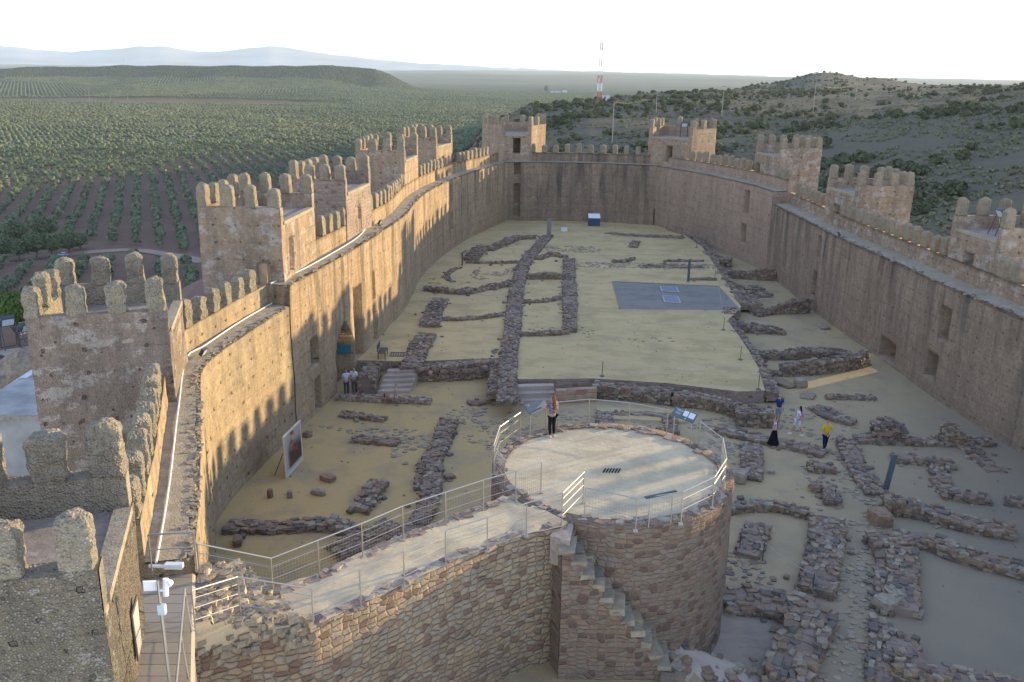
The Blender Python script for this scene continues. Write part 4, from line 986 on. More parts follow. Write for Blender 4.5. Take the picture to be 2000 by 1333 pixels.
# ---------------------------------------------------------------- terrain
DS = [20, 60, 90, 130, 200, 300, 400, 500, 650, 900, 1400, 2200, 3000, 3350, 3600, 4600, 6200, 8800, 13000, 20000]
TT = { -1800:[-4.0,-4.0,-8.0,-20.0,-42.0,-56.0,-58.0,-58.0,-58.0,-58.0,-58.0,-58.0,-50,-40,-30,-50.0,-50.0,-30.0,0.0,30.0], 0:[-5.0,-3.0,-4.5,-16.0,-38.0,-55.0,-57.0,-57.0,-57.0,-57.0,-57.0,-57.0,-40,-22,PD(0,135.5,3600)[2],-40.0,-50.0,-25.0,10.0,40.0], 180:[-6.0,-5.0,-7.0,-18.0,-40.0,-55.0,-57.0,-57.0,-57.0,-57.0,-57.0,-57.0,-40,-20,PD(180,132.5,3600)[2],0.0,-50.0,-25.0,10.0,40.0], 350:[-6.0,-5.0,-7.0,-20.0,-42.0,-56.0,-57.0,-57.0,-57.0,-57.0,-57.0,-57.0,-38,-16,PD(350,130.3,3600)[2],5.0,-50.0,-25.0,10.0,40.0], 480:[-6.0,-5.0,-7.0,-20.0,-42.0,-56.0,-57.0,-57.0,-57.0,-57.0,-57.0,-57.0,-38,-14,PD(480,130.6,3600)[2],5.0,-50.0,-25.0,10.0,40.0], 620:[-6.0,-5.0,-7.0,-19.0,-41.0,-56.0,-57.0,-57.0,-57.0,-57.0,-57.0,-57.0,-40,-18,PD(620,131.5,3600)[2],-5.0,-50.0,-25.0,10.0,40.0], 720:[-6.0,-5.0,-7.0,-18.0,-39.0,-54.0,-57.0,-57.0,-57.0,-57.0,-57.0,-57.0,-50,-40,PD(720,136.5,3600)[2],-40.0,-50.0,-25.0,10.0,40.0], 820:[-6.0,-5.0,-6.0,-16.0,-34.0,-46.0,-50.0,-52.0,-55.0,-57.0,-57.0,-57.0,-57,-57,-50,-57.0,-50.0,-22.0,10.0,45.0], 900:[-6.0,-5.0,-6.0,-13.0,-27.0,-31.0,-31.0,-32.0,-37.0,-48.0,-57.0,-57.0,-57.0,-57.0,-57.0,-57.0,-50.0,-20.0,12.0,45.0], 960:[-6.0,-5.0,-6.0,-11.0,-20.0,-20.0,-16.0,-10.0,-12.0,-32.0,-57.0,-57.0,-57.0,-57.0,-57.0,-57.0,-50.0,-20.0,12.0,45.0], 1040:[-6.0,-5.0,-6.0,-10.0,-17.0,-16.0,-5.0,0.0,-2.0,-22.0,-55.0,-57.0,-57.0,-57.0,-57.0,-57.0,-50.0,-20.0,12.0,45.0], 1150:[-6.0,-5.0,-6.0,-10.0,-15.0,-9.0,0.0,3.0,1.0,-12.0,-50.0,-57.0,-57.0,-57.0,-57.0,-57.0,-50.0,-20.0,12.0,45.0], 1300:[-6.0,-5.0,-6.0,-10.0,-12.0,-5.0,0.0,4.0,5.0,0.0,-40.0,-57.0,-57.0,-57.0,-57.0,-57.0,-50.0,-20.0,12.0,40.0], 1400:[-6.0,-5.0,-6.0,-10.0,-11.0,-3.0,1.0,4.0,5.5,4.0,-6.0,-50.0,-57.0,-57.0,-57.0,-57.0,-50.0,-20.0,5.0,20.0], 1500:[-6.0,-5.0,-6.0,-10.0,-9.0,-1.0,2.0,4.0,6.0,6.0,8.0,-30.0,-57.0,-57.0,-57.0,-57.0,-50.0,-20.0,0.0,0.0], 1610:[-6.0,-5.0,-6.0,-10.0,-6.0,1.0,3.0,4.5,6.0,6.0,24.0,10.0,-40.0,-48.5,-57.0,-57.0,-50.0,-20.0,0.0,0.0], 1700:[-6.0,-5.0,-7.0,-10.0,-4.0,3.0,5.0,6.0,7.0,7.0,15.0,0.0,-40.0,-48.5,-57.0,-57.0,-50.0,-20.0,0.0,0.0], 1780:[-6.0,-5.0,-7.0,-9.0,-2.5,5.0,7.0,8.0,8.5,8.0,8.0,0.0,-40.0,-48.5,-57.0,-57.0,-50.0,-20.0,0.0,0.0], 1900:[-6.0,-5.0,-8.0,-9.0,0.0,8.0,10.0,11.0,12.0,10.0,8.0,0.0,-40.0,-48.5,-57.0,-57.0,-50.0,-20.0,0.0,0.0], 2100:[-6.0,-5.0,-8.0,-7.0,4.0,13.0,16.0,17.0,17.0,14.0,8.0,0.0,-40.0,-48.5,-57.0,-57.0,-50.0,-20.0,0.0,0.0], 2900:[-6.0,-5.0,-6.0,-1.0,12.0,32.0,42.0,44.0,42.0,30.0,8.0,0.0,-40.0,-48.5,-57.0,-57.0,-50.0,-20.0,0.0,0.0], 5200:[-6.0,-5.0,-3.0,4.0,16.0,36.0,46.0,48.0,44.0,30.0,8.0,0.0,-40.0,-48.5,-57.0,-57.0,-50.0,-20.0,0.0,0.0]}  # columns past the right edge form an unseen ridge, raised to shade the hillside
KX = np.array(sorted(TT)); KZ = np.array([TT[k] for k in KX], float); LD = np.log(np.array(DS, float))
def smooth01(t): return t*t*(3-2*t)
def vn(x, y):
    "cheap vectorised value noise"
    xi = np.floor(x).astype(np.int64); yi = np.floor(y).astype(np.int64); fx = smooth01(x-xi); fy = smooth01(y-yi)
    def h(a, b):
        n = (a*374761393+b*668265263) & 0xffffffff; n = ((n ^ (n >> 13))*1274126177) & 0xffffffff
        return ((n ^ (n >> 16)) & 0xffff)/65535.
    return (h(xi,yi)*(1-fx)+h(xi+1,yi)*fx)*(1-fy)+(h(xi,yi+1)*(1-fx)+h(xi+1,yi+1)*fx)*fy
def terr(x, y):
    x = np.asarray(x, float); y = np.maximum(np.asarray(y, float), 20.)
    px = np.clip(1000+1828*x/y, KX[0], KX[-1]-1e-3); i = np.clip(np.searchsorted(KX, px, 'right')-1, 0, len(KX)-2)
    s = smooth01((px-KX[i])/(KX[i+1]-KX[i])); ld = np.clip(np.log(y), LD[0], LD[-1]-1e-6)
    j = np.clip(np.searchsorted(LD, ld, 'right')-1, 0, len(LD)-2); t = (ld-LD[j])/(LD[j+1]-LD[j])
    z = (KZ[i,j]*(1-s)+KZ[i+1,j]*s)*(1-t)+(KZ[i,j+1]*(1-s)+KZ[i+1,j+1]*s)*t
    a = np.clip((y-130)/300, 0, 1)
    z = z+a*((vn(x/47,y/47)-.5)*3.+(vn(x/13+9,y/13)-.5)*.8)
    far = np.clip((y-4500)/5000, 0, 1)
    z = z+far*((vn(x/900,y/900)-.5)*34+(vn(x/300,y/300+5)-.5)*14)
    hill = np.clip((px-1330)/150, 0, 1)*np.clip((y-800)/400, 0, 1)*np.clip((2600-y)/500, 0, 1)
    mesa = np.clip((800-px)/100, 0, 1)*np.clip((y-2800)/300, 0, 1)*np.clip((3900-y)/300, 0, 1)
    z = z+hill*(vn(x/70,y/200)-.5)*6+mesa*(vn(x/90,y/240+3)-.5)*9
    return z
nc, nd = 460, 240
cc = np.tan(np.linspace(-1.33, 1.33, nc))*.0; cc = np.concatenate([np.linspace(-3.2,-.62,40)[:-1], np.linspace(-.62,.62,nc-80), np.linspace(.62,3.2,42)[1:]]); nc = len(cc)
dd = np.exp(np.linspace(math.log(20), math.log(20000), nd))
CC, DD = np.meshgrid(cc, dd, indexing='ij'); XX = CC*DD; YY = DD; ZZ = terr(XX, YY)
# keep the land below the courtyard
ins_ = (YY < 122) & (XX > -19) & (XX < 36); ZZ = np.where(ins_, np.minimum(ZZ, -3.5), ZZ)
vs = np.stack([XX, YY, ZZ], -1).reshape(-1, 3)
I, J = np.meshgrid(np.arange(nc-1), np.arange(nd-1), indexing='ij'); b = (I*nd+J).ravel(); q = np.stack([b, b+nd, b+nd+1, b+1], -1)
def np_mesh(name, vs, q, mat, tint=None, smooth=False):
    me = bpy.data.meshes.new(name); me.vertices.add(len(vs)); me.vertices.foreach_set('co', np.ascontiguousarray(vs, 'f').ravel())
    me.loops.add(q.size); me.loops.foreach_set('vertex_index', np.ascontiguousarray(q, 'i').ravel()); me.polygons.add(len(q))
    me.polygons.foreach_set('loop_start', np.arange(0, q.size, q.shape[1], dtype='i'))
    if smooth: me.polygons.foreach_set('use_smooth', np.ones(len(q), bool))
    at = me.attributes.new('tint', 'FLOAT', 'FACE'); at.data.foreach_set('value', np.zeros(len(q), 'f') if tint is None else np.ascontiguousarray(tint, 'f'))
    me.materials.append(mat); me.update(calc_edges=True); me.validate(); return me
RC = P(330, 199, -57); # ploughed red field
def m_land():
    t = NT('hills_and_fields', 1., .05); p = t.pos(); s = t.sep(p)
    n1 = t.noise(p, .012, 7, .6); n2 = t.noise(p, .15, 7, .65); n3 = t.noise(p, 1.1, 5, .7)
    soil = t.mix(n2, (.15,.092,.07), (.215,.145,.105))
    grass = t.mix(n2, (.10,.09,.07), (.155,.135,.10)); dry = t.mix(n3, (.07,.07,.045), (.20,.175,.115))
    right = t.ramp(t.math('SUBTRACT', s[0], t.math('MULTIPLY', s[1], -.03)), -14, 20)
    c = t.mix(right, soil, grass); c = t.mix(t.math('MULTIPLY', right, t.ramp(n2, .42, .6)), c, dry)
    c = t.mix(t.math('MULTIPLY', t.math('SUBTRACT', 1., right), t.ramp(n1, .55, .68, 0, .5)), c, (.15,.14,.09))
    # ploughed field
    dx = t.math('DIVIDE', t.math('SUBTRACT', s[0], RC[0]), 420.); dy = t.math('DIVIDE', t.math('SUBTRACT', s[1], RC[1]), 170.)
    rr = t.math('ADD', t.math('MULTIPLY', dx, dx), t.math('MULTIPLY', dy, dy))
    c = t.mix(t.ramp(t.math('ADD', rr, t.math('MULTIPLY', n1, .4)), .95, 1.1, 1, 0), c, (.34,.17,.115))
    # orchards too far away to plant tree by tree
    orch = t.vor(t.mapv(p, (1,1,0)), .095, 'F1', .12, dim='2D'); patch = t.ramp(t.noise(p, .0022, 4), .42, .5)
    far = t.ramp(s[1], 1900, 2300)
    gr = t.mix(t.ramp(orch, .40, .58, 1, 0), t.mix(.45, c, (.10,.09,.06)), (.055,.078,.05))
    c = t.mix(t.math('MULTIPLY', far, t.math('MAXIMUM', patch, .85)), c, gr)
    vf = t.ramp(s[1], 4000, 6000); c = t.mix(vf, c, t.mix(t.noise(p, .0012, 6, .6), (.065,.085,.055), (.19,.16,.11)))
    t.color(c); t.bump(t.math('ADD', n3, t.math('MULTIPLY', n2, 3.)), .6, .5)
    return t.m
M['land'] = m_land()
link('hills_and_fields', np_mesh('hills_and_fields', vs, q, M['land'], smooth=True))['kind'] = 'structure'
def gz(x, y): return float(terr(np.array([x]), np.array([y]))[0])
def hit(px, row):
    "first land point met by the sight line"
    r = ray(px, row); d = 60.; last = None
    while d < 30000:
        t = d/r[1]; x, z = r[0]*t, HC+r[2]*t
        if z < gz(x, d): return (x, d, gz(x, d))
        d *= 1.012
    return (r[0]*d/r[1], d, gz(0, d))
# far mountain chain, 26-34 km away
mp = [(-500,100),(-200,96),(0,91),(30,91),(70,97),(140,103),(160,99),(200,97),(250,94),(270,91),(320,91),(350,95),(380,100),(420,102),(440,99),(480,95),(530,90),(560,93),(600,100),(650,107),(700,112),(760,118),(830,124),(900,128),(1000,133),(1150,139),(1300,143),(1500,148)]
mx_ = np.array([a for a, b in mp], float); my_ = np.array([b for a, b in mp], float); cols = np.linspace(-500, 1500, 200)
rows_ = np.interp(cols, mx_, my_)+(vn(cols/17, cols*0)-.5)*2.; vs = []
for k, dk_ in enumerate((14500, 16500, 18300, 19200, 21000)):
    for i, px in enumerate(cols):
        x, y, z = PD(px, rows_[i], 19200); x = x*dk_/19200
        f = (0, .33, .72, 1., .2)[k]; vs.append((x, dk_, -60+(z+60)*f*(1+(.25*(vn(np.array([px/40.]), np.array([k*3.]))[0]-.5) if k != 3 else 0))))
nC = len(cols); q = np.array([[k*nC+i, k*nC+i+1, (k+1)*nC+i+1, (k+1)*nC+i] for k in range(4) for i in range(nC-1)])
link('mountains', np_mesh('mountains', np.array(vs), q, m_plain('mountain_rock', (.30,.31,.33), 1, .05, 0, .3, .0008), smooth=True))['kind'] = 'structure'
# tracks on the land
def track(name, pts, wd, mat, lift=.25):
    hp_ = [hit(*p) for p in pts]; c = Curve([(a[0], a[1]) for a in hp_]); mb = MB(); n = int(c.len/12)+2
    for i in range(n):
        a, b = c.len*i/n, c.len*(i+1)/n; q = [c.off(a, wd/2), c.off(a, -wd/2), c.off(b, -wd/2), c.off(b, wd/2)]
        mb.add([(p.x, p.y, gz(p.x, p.y)+lift) for p in q], [(0,1,2,3)])
    weld(mb); mb.build(name, mat, kind='structure')
M['dirt'] = m_sand('dirt_track', (.30,.22,.17), (.36,.28,.21), (.22,.17,.13), .4)
M['road'] = m_plain('pale_road', (.26,.26,.27), .9, .2, 0, .1, .2)
track('road', [(-30,312),(20,290),(45,276),(110,262),(150,252)], 9, M['road'], .5)
track('road', [(185,243),(205,235),(222,226),(215,218),(180,214)], 9, M['road'], .6)
track('dirt_track', [(-20,512),(60,505),(150,498),(260,492),(330,500),(400,515)], 7, M['dirt'])
track('dirt_track', [(880,234),(905,228),(930,222),(955,216)], 9, m_plain('pale_track', (.42,.38,.28), .95), .6)
track('path', [(-30,706),(20,697),(60,690),(110,682)], 3.2, m_sand('pale_path', (.42,.38,.33), (.38,.35,.31), (.3,.27,.24), .3), .12)

# ---------------------------------------------------------------- vegetation
def cube_sphere(n):
    vs = []; fs = []; key = {}
    for ax in range(3):
        for sg in (-1, 1):
            g = {}
            for i in range(n+1):
                for j in range(n+1):
                    p = [0,0,0]; p[ax] = sg; p[(ax+1)%3] = (2*i/n-1)*sg; p[(ax+2)%3] = 2*j/n-1
                    v = np.array(p)/np.linalg.norm(p); k = tuple(np.round(v, 4))
                    if k not in key: key[k] = len(vs); vs.append(v)
                    g[i,j] = key[k]
            for i in range(n):
                for j in range(n): fs.append((g[i,j], g[i+1,j], g[i+1,j+1], g[i,j+1]))
    return np.array(vs), np.array(fs)
def crown(seed, n_leaf, leaf, core=2, shape=(1,1,.8), lobes=6, core_r=.72, zc=.95, up=.25):
    "unit crown (radius ~1, centre height zc): lumpy core and many leaf clumps"
    rg = np.random.RandomState(seed); L = rg.normal(size=(lobes, 3)); L /= np.linalg.norm(L, axis=1)[:,None]; L[:,2] = np.abs(L[:,2])*.8-.15
    amp = rg.uniform(.12,.38, lobes)
    def rad(d):
        k = np.clip(d@L.T, 0, 1)**6; return .72+(k*amp).max(1)
    V, Fq = cube_sphere(core); r = rad(V)*core_r; V2 = V*r[:,None]*np.array(shape); V2[:,2] += zc
    VS = [V2]; FS = [Fq]; TN = [np.full(len(Fq), .1)]
    if n_leaf:
        d = rg.normal(size=(n_leaf, 3)); d /= np.linalg.norm(d, axis=1)[:,None]; d[:,2] = np.where(d[:,2] < -.55, -d[:,2], d[:,2])
        rr = rad(d)*rg.uniform(.74,1.04,n_leaf); c = d*rr[:,None]*np.array(shape); c[:,2] += zc
        nn = d+rg.normal(size=(n_leaf,3))*.55+np.array([0,0,up]); nn /= np.linalg.norm(nn, axis=1)[:,None]
        a = np.cross(nn, rg.normal(size=(n_leaf,3))); a /= np.linalg.norm(a, axis=1)[:,None]; b = np.cross(nn, a)
        s = leaf*rg.uniform(.5,1.3,n_leaf)[:,None]
        qv = np.stack([c-a*s-b*s*.6, c+a*s*.2-b*s, c+a*s+b*s*.6, c-a*s*.3+b*s], 1).reshape(-1, 3)
        VS.append(qv); FS.append(np.arange(n_leaf*4).reshape(-1, 4)+len(V2)); TN.append(rg.uniform(0,1,n_leaf))
    return np.concatenate(VS), np.concatenate(FS), np.concatenate(TN)
def trunk_arr(r, h, lean=.12, seed=0):
    rg = np.random.RandomState(seed); vs = []; fs = []
    def limb(a, b, r0, r1):
        k0 = len(vs); a = Vector(a); b = Vector(b); q = (b-a).to_track_quat('Z','Y')
        for p, rr in ((a, r0), (b, r1)):
            for i in range(5): vs.append(tuple(p+q@Vector((math.cos(i*1.2566)*rr, math.sin(i*1.2566)*rr, 0))))
        for i in range(5): fs.append((k0+i, k0+(i+1)%5, k0+5+(i+1)%5, k0+5+i))
    m = (rg.uniform(-lean,lean), rg.uniform(-lean,lean), h*.45); limb((0,0,-.3), m, r, r*.75)
    for k in range(4):
        a = k*1.57+rg.uniform(-.5,.5); limb(m, (m[0]+math.cos(a)*h*.3, m[1]+math.sin(a)*h*.3, h), r*.6, r*.2)
    return np.array(vs), np.array(fs)
def arr_mesh(name, T3, mat, sc=1.): return np_mesh(name, T3[0]*sc, T3[1], mat, T3[2])
M['olive'] = m_leaf('olive_leaves', (.095,.12,.065), (.165,.19,.11), sc=.05)
M['holm'] = m_leaf('holm_oak_leaves', (.055,.068,.035), (.095,.105,.055), sc=.08)
M['scrub'] = m_leaf('pale_scrub', (.13,.135,.07), (.20,.19,.11), sc=.08)
M['euca'] = m_leaf('eucalyptus_leaves', (.085,.11,.06), (.14,.165,.08), sc=.12)
M['orange'] = m_leaf('bright_green_leaves', (.06,.10,.025), (.12,.17,.035), sc=.6)
def frame_px(x, y, z):
    z_ = z-HC; Z = y*cp-z_*sp; return CX+F*x/Z, CY+F*(-(z_*cp+y*sp)/Z)
def visible(x, y, z, mg=40):
    px, py = frame_px(x, y, z); return (px > -mg) & (px < 2000+mg)
# orchard plots with their own row directions
rg = np.random.RandomState(3)
seeds = np.stack([rg.uniform(-1500, 900, 60), rg.uniform(150, 3700, 60)], 1); ang = rg.uniform(-.5, .5, 60)+np.where(rg.rand(60) < .5, 0, .9)
near_s = np.argmin(np.hypot(seeds[:,0]+150, seeds[:,1]-420)); seeds[near_s] = (-160, 430); ang[near_s] = .38; far_ = np.hypot(seeds[:,0]+160, seeds[:,1]-430) < 330; far_[near_s] = False; seeds[far_] += np.array([0., 900.])
pts = []
for k in range(60):
    ca, sa = math.cos(ang[k]), math.sin(ang[k]); r_ = 520; sx_, sy_ = (9.6, 6.6)
    gx, gy = np.meshgrid(np.arange(-r_, r_, sx_), np.arange(-r_, r_, sy_)); gx = gx.ravel(); gy = gy.ravel()
    x = seeds[k,0]+gx*ca-gy*sa; y = seeds[k,1]+gx*sa+gy*ca
    d2 = (x[:,None]-seeds[:,0])**2+(y[:,None]-seeds[:,1])**2; m = d2.argmin(1) == k
    pts.append(np.stack([x[m], y[m]], 1))
pts = np.concatenate(pts); pts += rg.uniform(-.7,.7,pts.shape)
x, y = pts[:,0], pts[:,1]; z = terr(x, y); pxx, _ = frame_px(x, y, z)
keep = (y > 235) & (y < 3650) & (pxx > -30) & (pxx < 1560) & ((z < -36) | ((y > 2700) & (pxx < 850))) & (rg.rand(len(x)) > .04)
keep &= ~(((x-RC[0])/420)**2+((y-RC[1])/170)**2 < 1.0)
bp = P(75, 505, -57); keep &= ~(((x-bp[0])/42)**2+((y-bp[1]-8)/24)**2 < 1)
for a_ in ([(-20,512),(60,505),(150,498),(260,492),(330,500),(400,515)],):
    hh_ = [hit(*p) for p in a_]
    for p_, q_ in zip(hh_, hh_[1:]):
        for t_ in np.linspace(0, 1, 8): keep &= np.hypot(x-(p_[0]+(q_[0]-p_[0])*t_), y-(p_[1]+(q_[1]-p_[1])*t_)) > 8
x, y, z = x[keep], y[keep], z[keep]; dist = np.hypot(x, y); o_ = np.argsort(dist); x, y, z, dist = x[o_], y[o_], z[o_], dist[o_]
hid = (pxx[keep][o_] > 380) & (pxx[keep][o_] < 720) & (dist < 330)
sc_ = rg.uniform(1.8, 3.3, len(x))
def bake(name, tmpl, x, y, z, s, mat, ang=None):
    V = []; Q = []; T_ = []; base = 0; ang = rg.uniform(0, 6.28, len(x)) if ang is None else ang; ti = rg.randint(0, len(tmpl), len(x))
    for k, (tv, tf, tt) in enumerate(tmpl):
        m = np.where(ti == k)[0]
        if not len(m): continue
        c, s_ = np.cos(ang[m])[:,None], np.sin(ang[m])[:,None]; S_ = s[m][:,None]
        vx = (tv[None,:,0]*c-tv[None,:,1]*s_)*S_+x[m][:,None]; vy = (tv[None,:,0]*s_+tv[None,:,1]*c)*S_+y[m][:,None]; vz = tv[None,:,2]*S_+z[m][:,None]
        V.append(np.stack([vx,vy,vz],-1).reshape(-1,3)); Q.append((tf[None]+(np.arange(len(m))*len(tv))[:,None,None]).reshape(-1,4)+base)
        T_.append(np.clip(tt[None]*.7+rg.uniform(0,.35,len(m))[:,None], 0, 1).ravel()); base += len(m)*len(tv)
    o = link(name, np_mesh(name, np.concatenate(V), np.concatenate(Q), mat, np.concatenate(T_))); o['kind'] = 'stuff'; return o
oliv0 = [crown(k, 150, .21, 3, lobes=7) for k in range(6)]; oliv1 = [crown(k+20, 34, .30, 2, lobes=6, core_r=.8) for k in range(5)]; oliv2 = [crown(k+40, 7, .36, 1, core_r=1.25, lobes=5) for k in range(4)]
NI = 300; NI = min(NI, len(x))
om = [arr_mesh('crown', t, M['olive']) for t in oliv0]; tm = []
for k in range(3):
    v_, f_ = trunk_arr(.11, .75, .1, k); tm.append(np_mesh('trunk', v_, f_, M['bark']))
olab = 'round grey-green olive tree standing in a planted row on the red plain'
for i in range(NI):
    r = bpy.data.objects.new('olive_tree', None); COL.objects.link(r); r.location = (x[i], y[i], z[i]); r.rotation_euler.z = rg.uniform(0, 6.28); s = sc_[i]; r.scale = (s*rg.uniform(.9,1.1), s, s*rg.uniform(.85,1.1))
    tag(r, olab, 'olive tree', 'olive trees of the nearest rows')
    for nm, me in (('crown', om[i % 6]), ('trunk', tm[i % 3])):
        c = bpy.data.objects.new(nm, me); COL.objects.link(c); c.parent = r
def lab(o, t): o['label'] = t; return o
nA_ = np.searchsorted(dist, 950); lab(bake('olive_grove', oliv1, x[NI:nA_], y[NI:nA_], z[NI:nA_], sc_[NI:nA_], M['olive']), 'dense olive groves in rows across the plain')
lab(bake('far_olive_grove', oliv2, x[nA_:], y[nA_:], z[nA_:], sc_[nA_:]*1.08, M['olive']), 'distant olive groves covering the plain')
print('OLIVES', len(x), nA_)
# young rows on the ploughed field
gx, gy = np.meshgrid(np.arange(-400,400,9.), np.arange(-160,160,7.)); gx = gx.ravel(); gy = gy.ravel(); m = (gx/400)**2+(gy/160)**2 < 1
x_, y_ = RC[0]+gx[m]+gy[m]*.5, RC[1]+gy[m]; lab(bake('young_olive_rows', oliv2, x_, y_, terr(x_, y_), rg.uniform(.6,1.,len(x_)), M['olive']), 'young olive plants in rows on the ploughed red field')
# hill bushes
hol = [crown(k+60, 190, .20, 3, (1,1,.72), 8, .74, .55) for k in range(6)]; hol1 = [crown(k+70, 40, .28, 2, (1,1,.72), 6, .8, .5) for k in range(5)]
N = 16000; dY = np.exp(rg.uniform(math.log(140), math.log(1500), N)); cX = rg.uniform(-.16, .60, N); xx = cX*dY; yy = dY; zz = terr(xx, yy)
cl = vn(xx/11, yy/11)*.55+vn(xx/37+3, yy/37)*.5; px_, _r = frame_px(xx, yy, zz)
dens = np.where(px_ > 1650, .66, .57); dens = np.where(px_ < 1330, .50, dens); dens = np.where((px_ < 1650) & (yy > 800), .40, dens)
kp = (zz > -42) & (px_ > 700) & (px_ < 2040) & (cl > dens) & ~((xx < 38) & (yy < 135)) & (rg.rand(N) < np.clip(dY/420, .3, 1))
xx, yy, zz = xx[kp], yy[kp], zz[kp]; so_ = np.argsort(yy); xx, yy, zz = xx[so_], yy[so_], zz[so_]; ss = np.clip(rg.lognormal(.08,.5,len(xx)), .4, 2.5)
hm = [arr_mesh('holm_oak_bush', t, M['holm']) for t in hol]; hm2 = [arr_mesh('holm_oak_bush', t, M['scrub']) for t in hol[:3]]
nh = min(300, len(xx)); print('BUSH', len(xx))
for i in range(nh):
    pale = rg.rand() < .22; s = ss[i]*(.6 if pale else 1); o = link('pale_scrub_bush' if pale else 'holm_oak_bush', (hm2[i % 3] if pale else hm[i % 6]), None, (xx[i], yy[i], zz[i]-.15*s), rg.uniform(0,6.28)); o.scale = (s*rg.uniform(.85,1.25), s, s*rg.uniform(.75,1.))
    if pale: tag(o, 'low pale grey-green scrub bush on the dry hillside', 'bush', 'pale scrub on the hillside')
    else: tag(o, 'dark rounded evergreen bush on the dry hillside beyond the right wall', 'bush', 'dark bushes on the hillside')
lab(bake('hill_scrub', hol1, xx[nh:], yy[nh:], zz[nh:]-.2, ss[nh:]*1.1, M['holm']), 'dark evergreen scrub covering the farther hills')
m_ = (rg.rand(26000) > 0); ex_ = rg.uniform(-.62, -.12, 26000)*3450; ey_ = rg.uniform(3330, 3640, 26000); ex_ = rg.uniform(-.60, -.15, 26000)*ey_; lab(bake('plateau_scrub', oliv2, ex_, ey_, terr(ex_, ey_), rg.uniform(1.5, 4.2, 26000), M['holm']), 'dark scrub covering the steep edge of the left plateau')
# tufts of dry grass and small scrub
N = 15000; dY = np.exp(rg.uniform(math.log(125), math.log(700), N)); xx = rg.uniform(-.1,.62,N)*dY; yy = dY; zz = terr(xx, yy); px_, _r = frame_px(xx, yy, zz)
kp = (zz > -30) & (px_ > 850) & (px_ < 2040) & ~((xx < 40) & (yy < 135)) & (vn(xx/18+7, yy/18) > .40); xx, yy, zz = xx[kp], yy[kp], zz[kp]
tuft = [crown(k+90, 26, .34, 1, (1,1,.6), 4, .55, .35, .6) for k in range(4)]
lab(bake('dry_scrub', tuft, xx, yy, zz-.05, rg.uniform(.25,.9,len(xx)), M['scrub']), 'tufts of dry grass and low scrub on the slopes')
# eucalyptus clump
eu = [crown(k+110, 900, .085, 4, (1.25,1.25,1.2), 14, .78, 1.12) for k in range(4)]; em = [arr_mesh('crown', t, M['euca']) for t in eu]; etm = [np_mesh('trunk', *trunk_arr(.06, .9, .15, k+5), M['bark']) for k in range(3)]
for i, (px, row, h_, lb) in enumerate(((8,508,12.5,'tall eucalyptus at the left edge of the clump by the parked car'), (38,512,11,'eucalyptus second from the left edge in the clump'), (70,505,13.5,'tallest eucalyptus in the middle of the clump'), (105,502,12,'eucalyptus directly behind the parked car'), (135,498,12,'broad eucalyptus right of the parked car'), (158,488,9,'smaller eucalyptus ending the clump on the right'), (90,470,13,'eucalyptus at the back of the clump, pale crown'), (30,478,13.5,'back row eucalyptus at the left of the clump'), (-22,505,12,'eucalyptus cut by the left edge of the picture'))):
    c = hit(px, row); T = thing('eucalyptus_tree', lb, 'tree', c, rg.uniform(0,6), 'eucalyptus clump by the track'); s = h_/2.6; T.scale = (s, s, s)
    for nm, me in (('crown', em[i % 4]), ('trunk', etm[i % 3])): o = bpy.data.objects.new(nm, me); COL.objects.link(o); o.parent = T
c = P(35, 652, -2.2); T = thing('street_tree', 'small dense bright green tree beside the nearest tower on the left', 'tree', (c[0], c[1], gz(c[0], c[1])), .4)
tv = crown(200, 5200, .052, 5, (1,1,1.0), 14, .80, 1.6); top = ZAT(c[0], c[1], 552); s = (top-gz(c[0], c[1]))/2.75; T.scale = (s*1.12, s*1.12, s)
for nm, me in (('crown', arr_mesh('crown', tv, M['orange'])), ('trunk', np_mesh('trunk', *trunk_arr(.05, 1.3, .02, 9), M['bark']))): o = bpy.data.objects.new(nm, me); COL.objects.link(o); o.parent = T
c = hit(1067, 182); T = thing('poplar_tree', 'tall green tree standing alone beside the white farmhouse on the plain', 'tree', c, 0); s = (ZAT(c[0], c[1], 165)-c[2])/2.3; T.scale = (s*.62, s*.62, s)
for nm, me in (('crown', em[1]), ('trunk', etm[0])): o = bpy.data.objects.new(nm, me); COL.objects.link(o); o.parent = T
# ---------------------------------------------------------------- mast, poles, houses, car
c = PD(1170, 203, 560); zb_g = gz(c[0], c[1]); zt_ = ZAT(c[0], c[1], 82)
T = thing('radio_mast', 'tall slender red and white lattice mast on the hill beyond the far wall', 'radio mast', (c[0], c[1], zb_g))
M['red'] = m_plain('mast_red', (.42,.09,.06), .7, .3); segs = 7
for k in range(segs):
    z0, z1 = zb_g+(zt_-zb_g)*k/segs, zb_g+(zt_-zb_g)*(k+1)/segs; m = MB(); w0 = 1.25 if k < 4 else .65; w1 = 1.25 if k < 3 else .65
    cor = lambda w, z: [(c[0]+a*w, c[1]+b*w, z) for a, b in ((-1,-1),(1,-1),(1,1),(-1,1))]
    A, B_ = cor(w0, z0), cor(w1, z1)
    for i in range(4):
        m.tube(A[i], B_[i], .11, 4)
    nb_ = 5
    for j in range(nb_):
        a, b = z0+(z1-z0)*j/nb_, z0+(z1-z0)*(j+1)/nb_; P0, P1 = cor(w0+(w1-w0)*j/nb_, a), cor(w0+(w1-w0)*(j+1)/nb_, b)
        for i in range(4): m.tube(P0[i], P1[(i+1)%4], .06, 3); m.tube(P0[i], P0[(i+1)%4], .05, 3)
    m.build('lattice_section', M['red'] if k % 2 == 0 else M['white'], T)
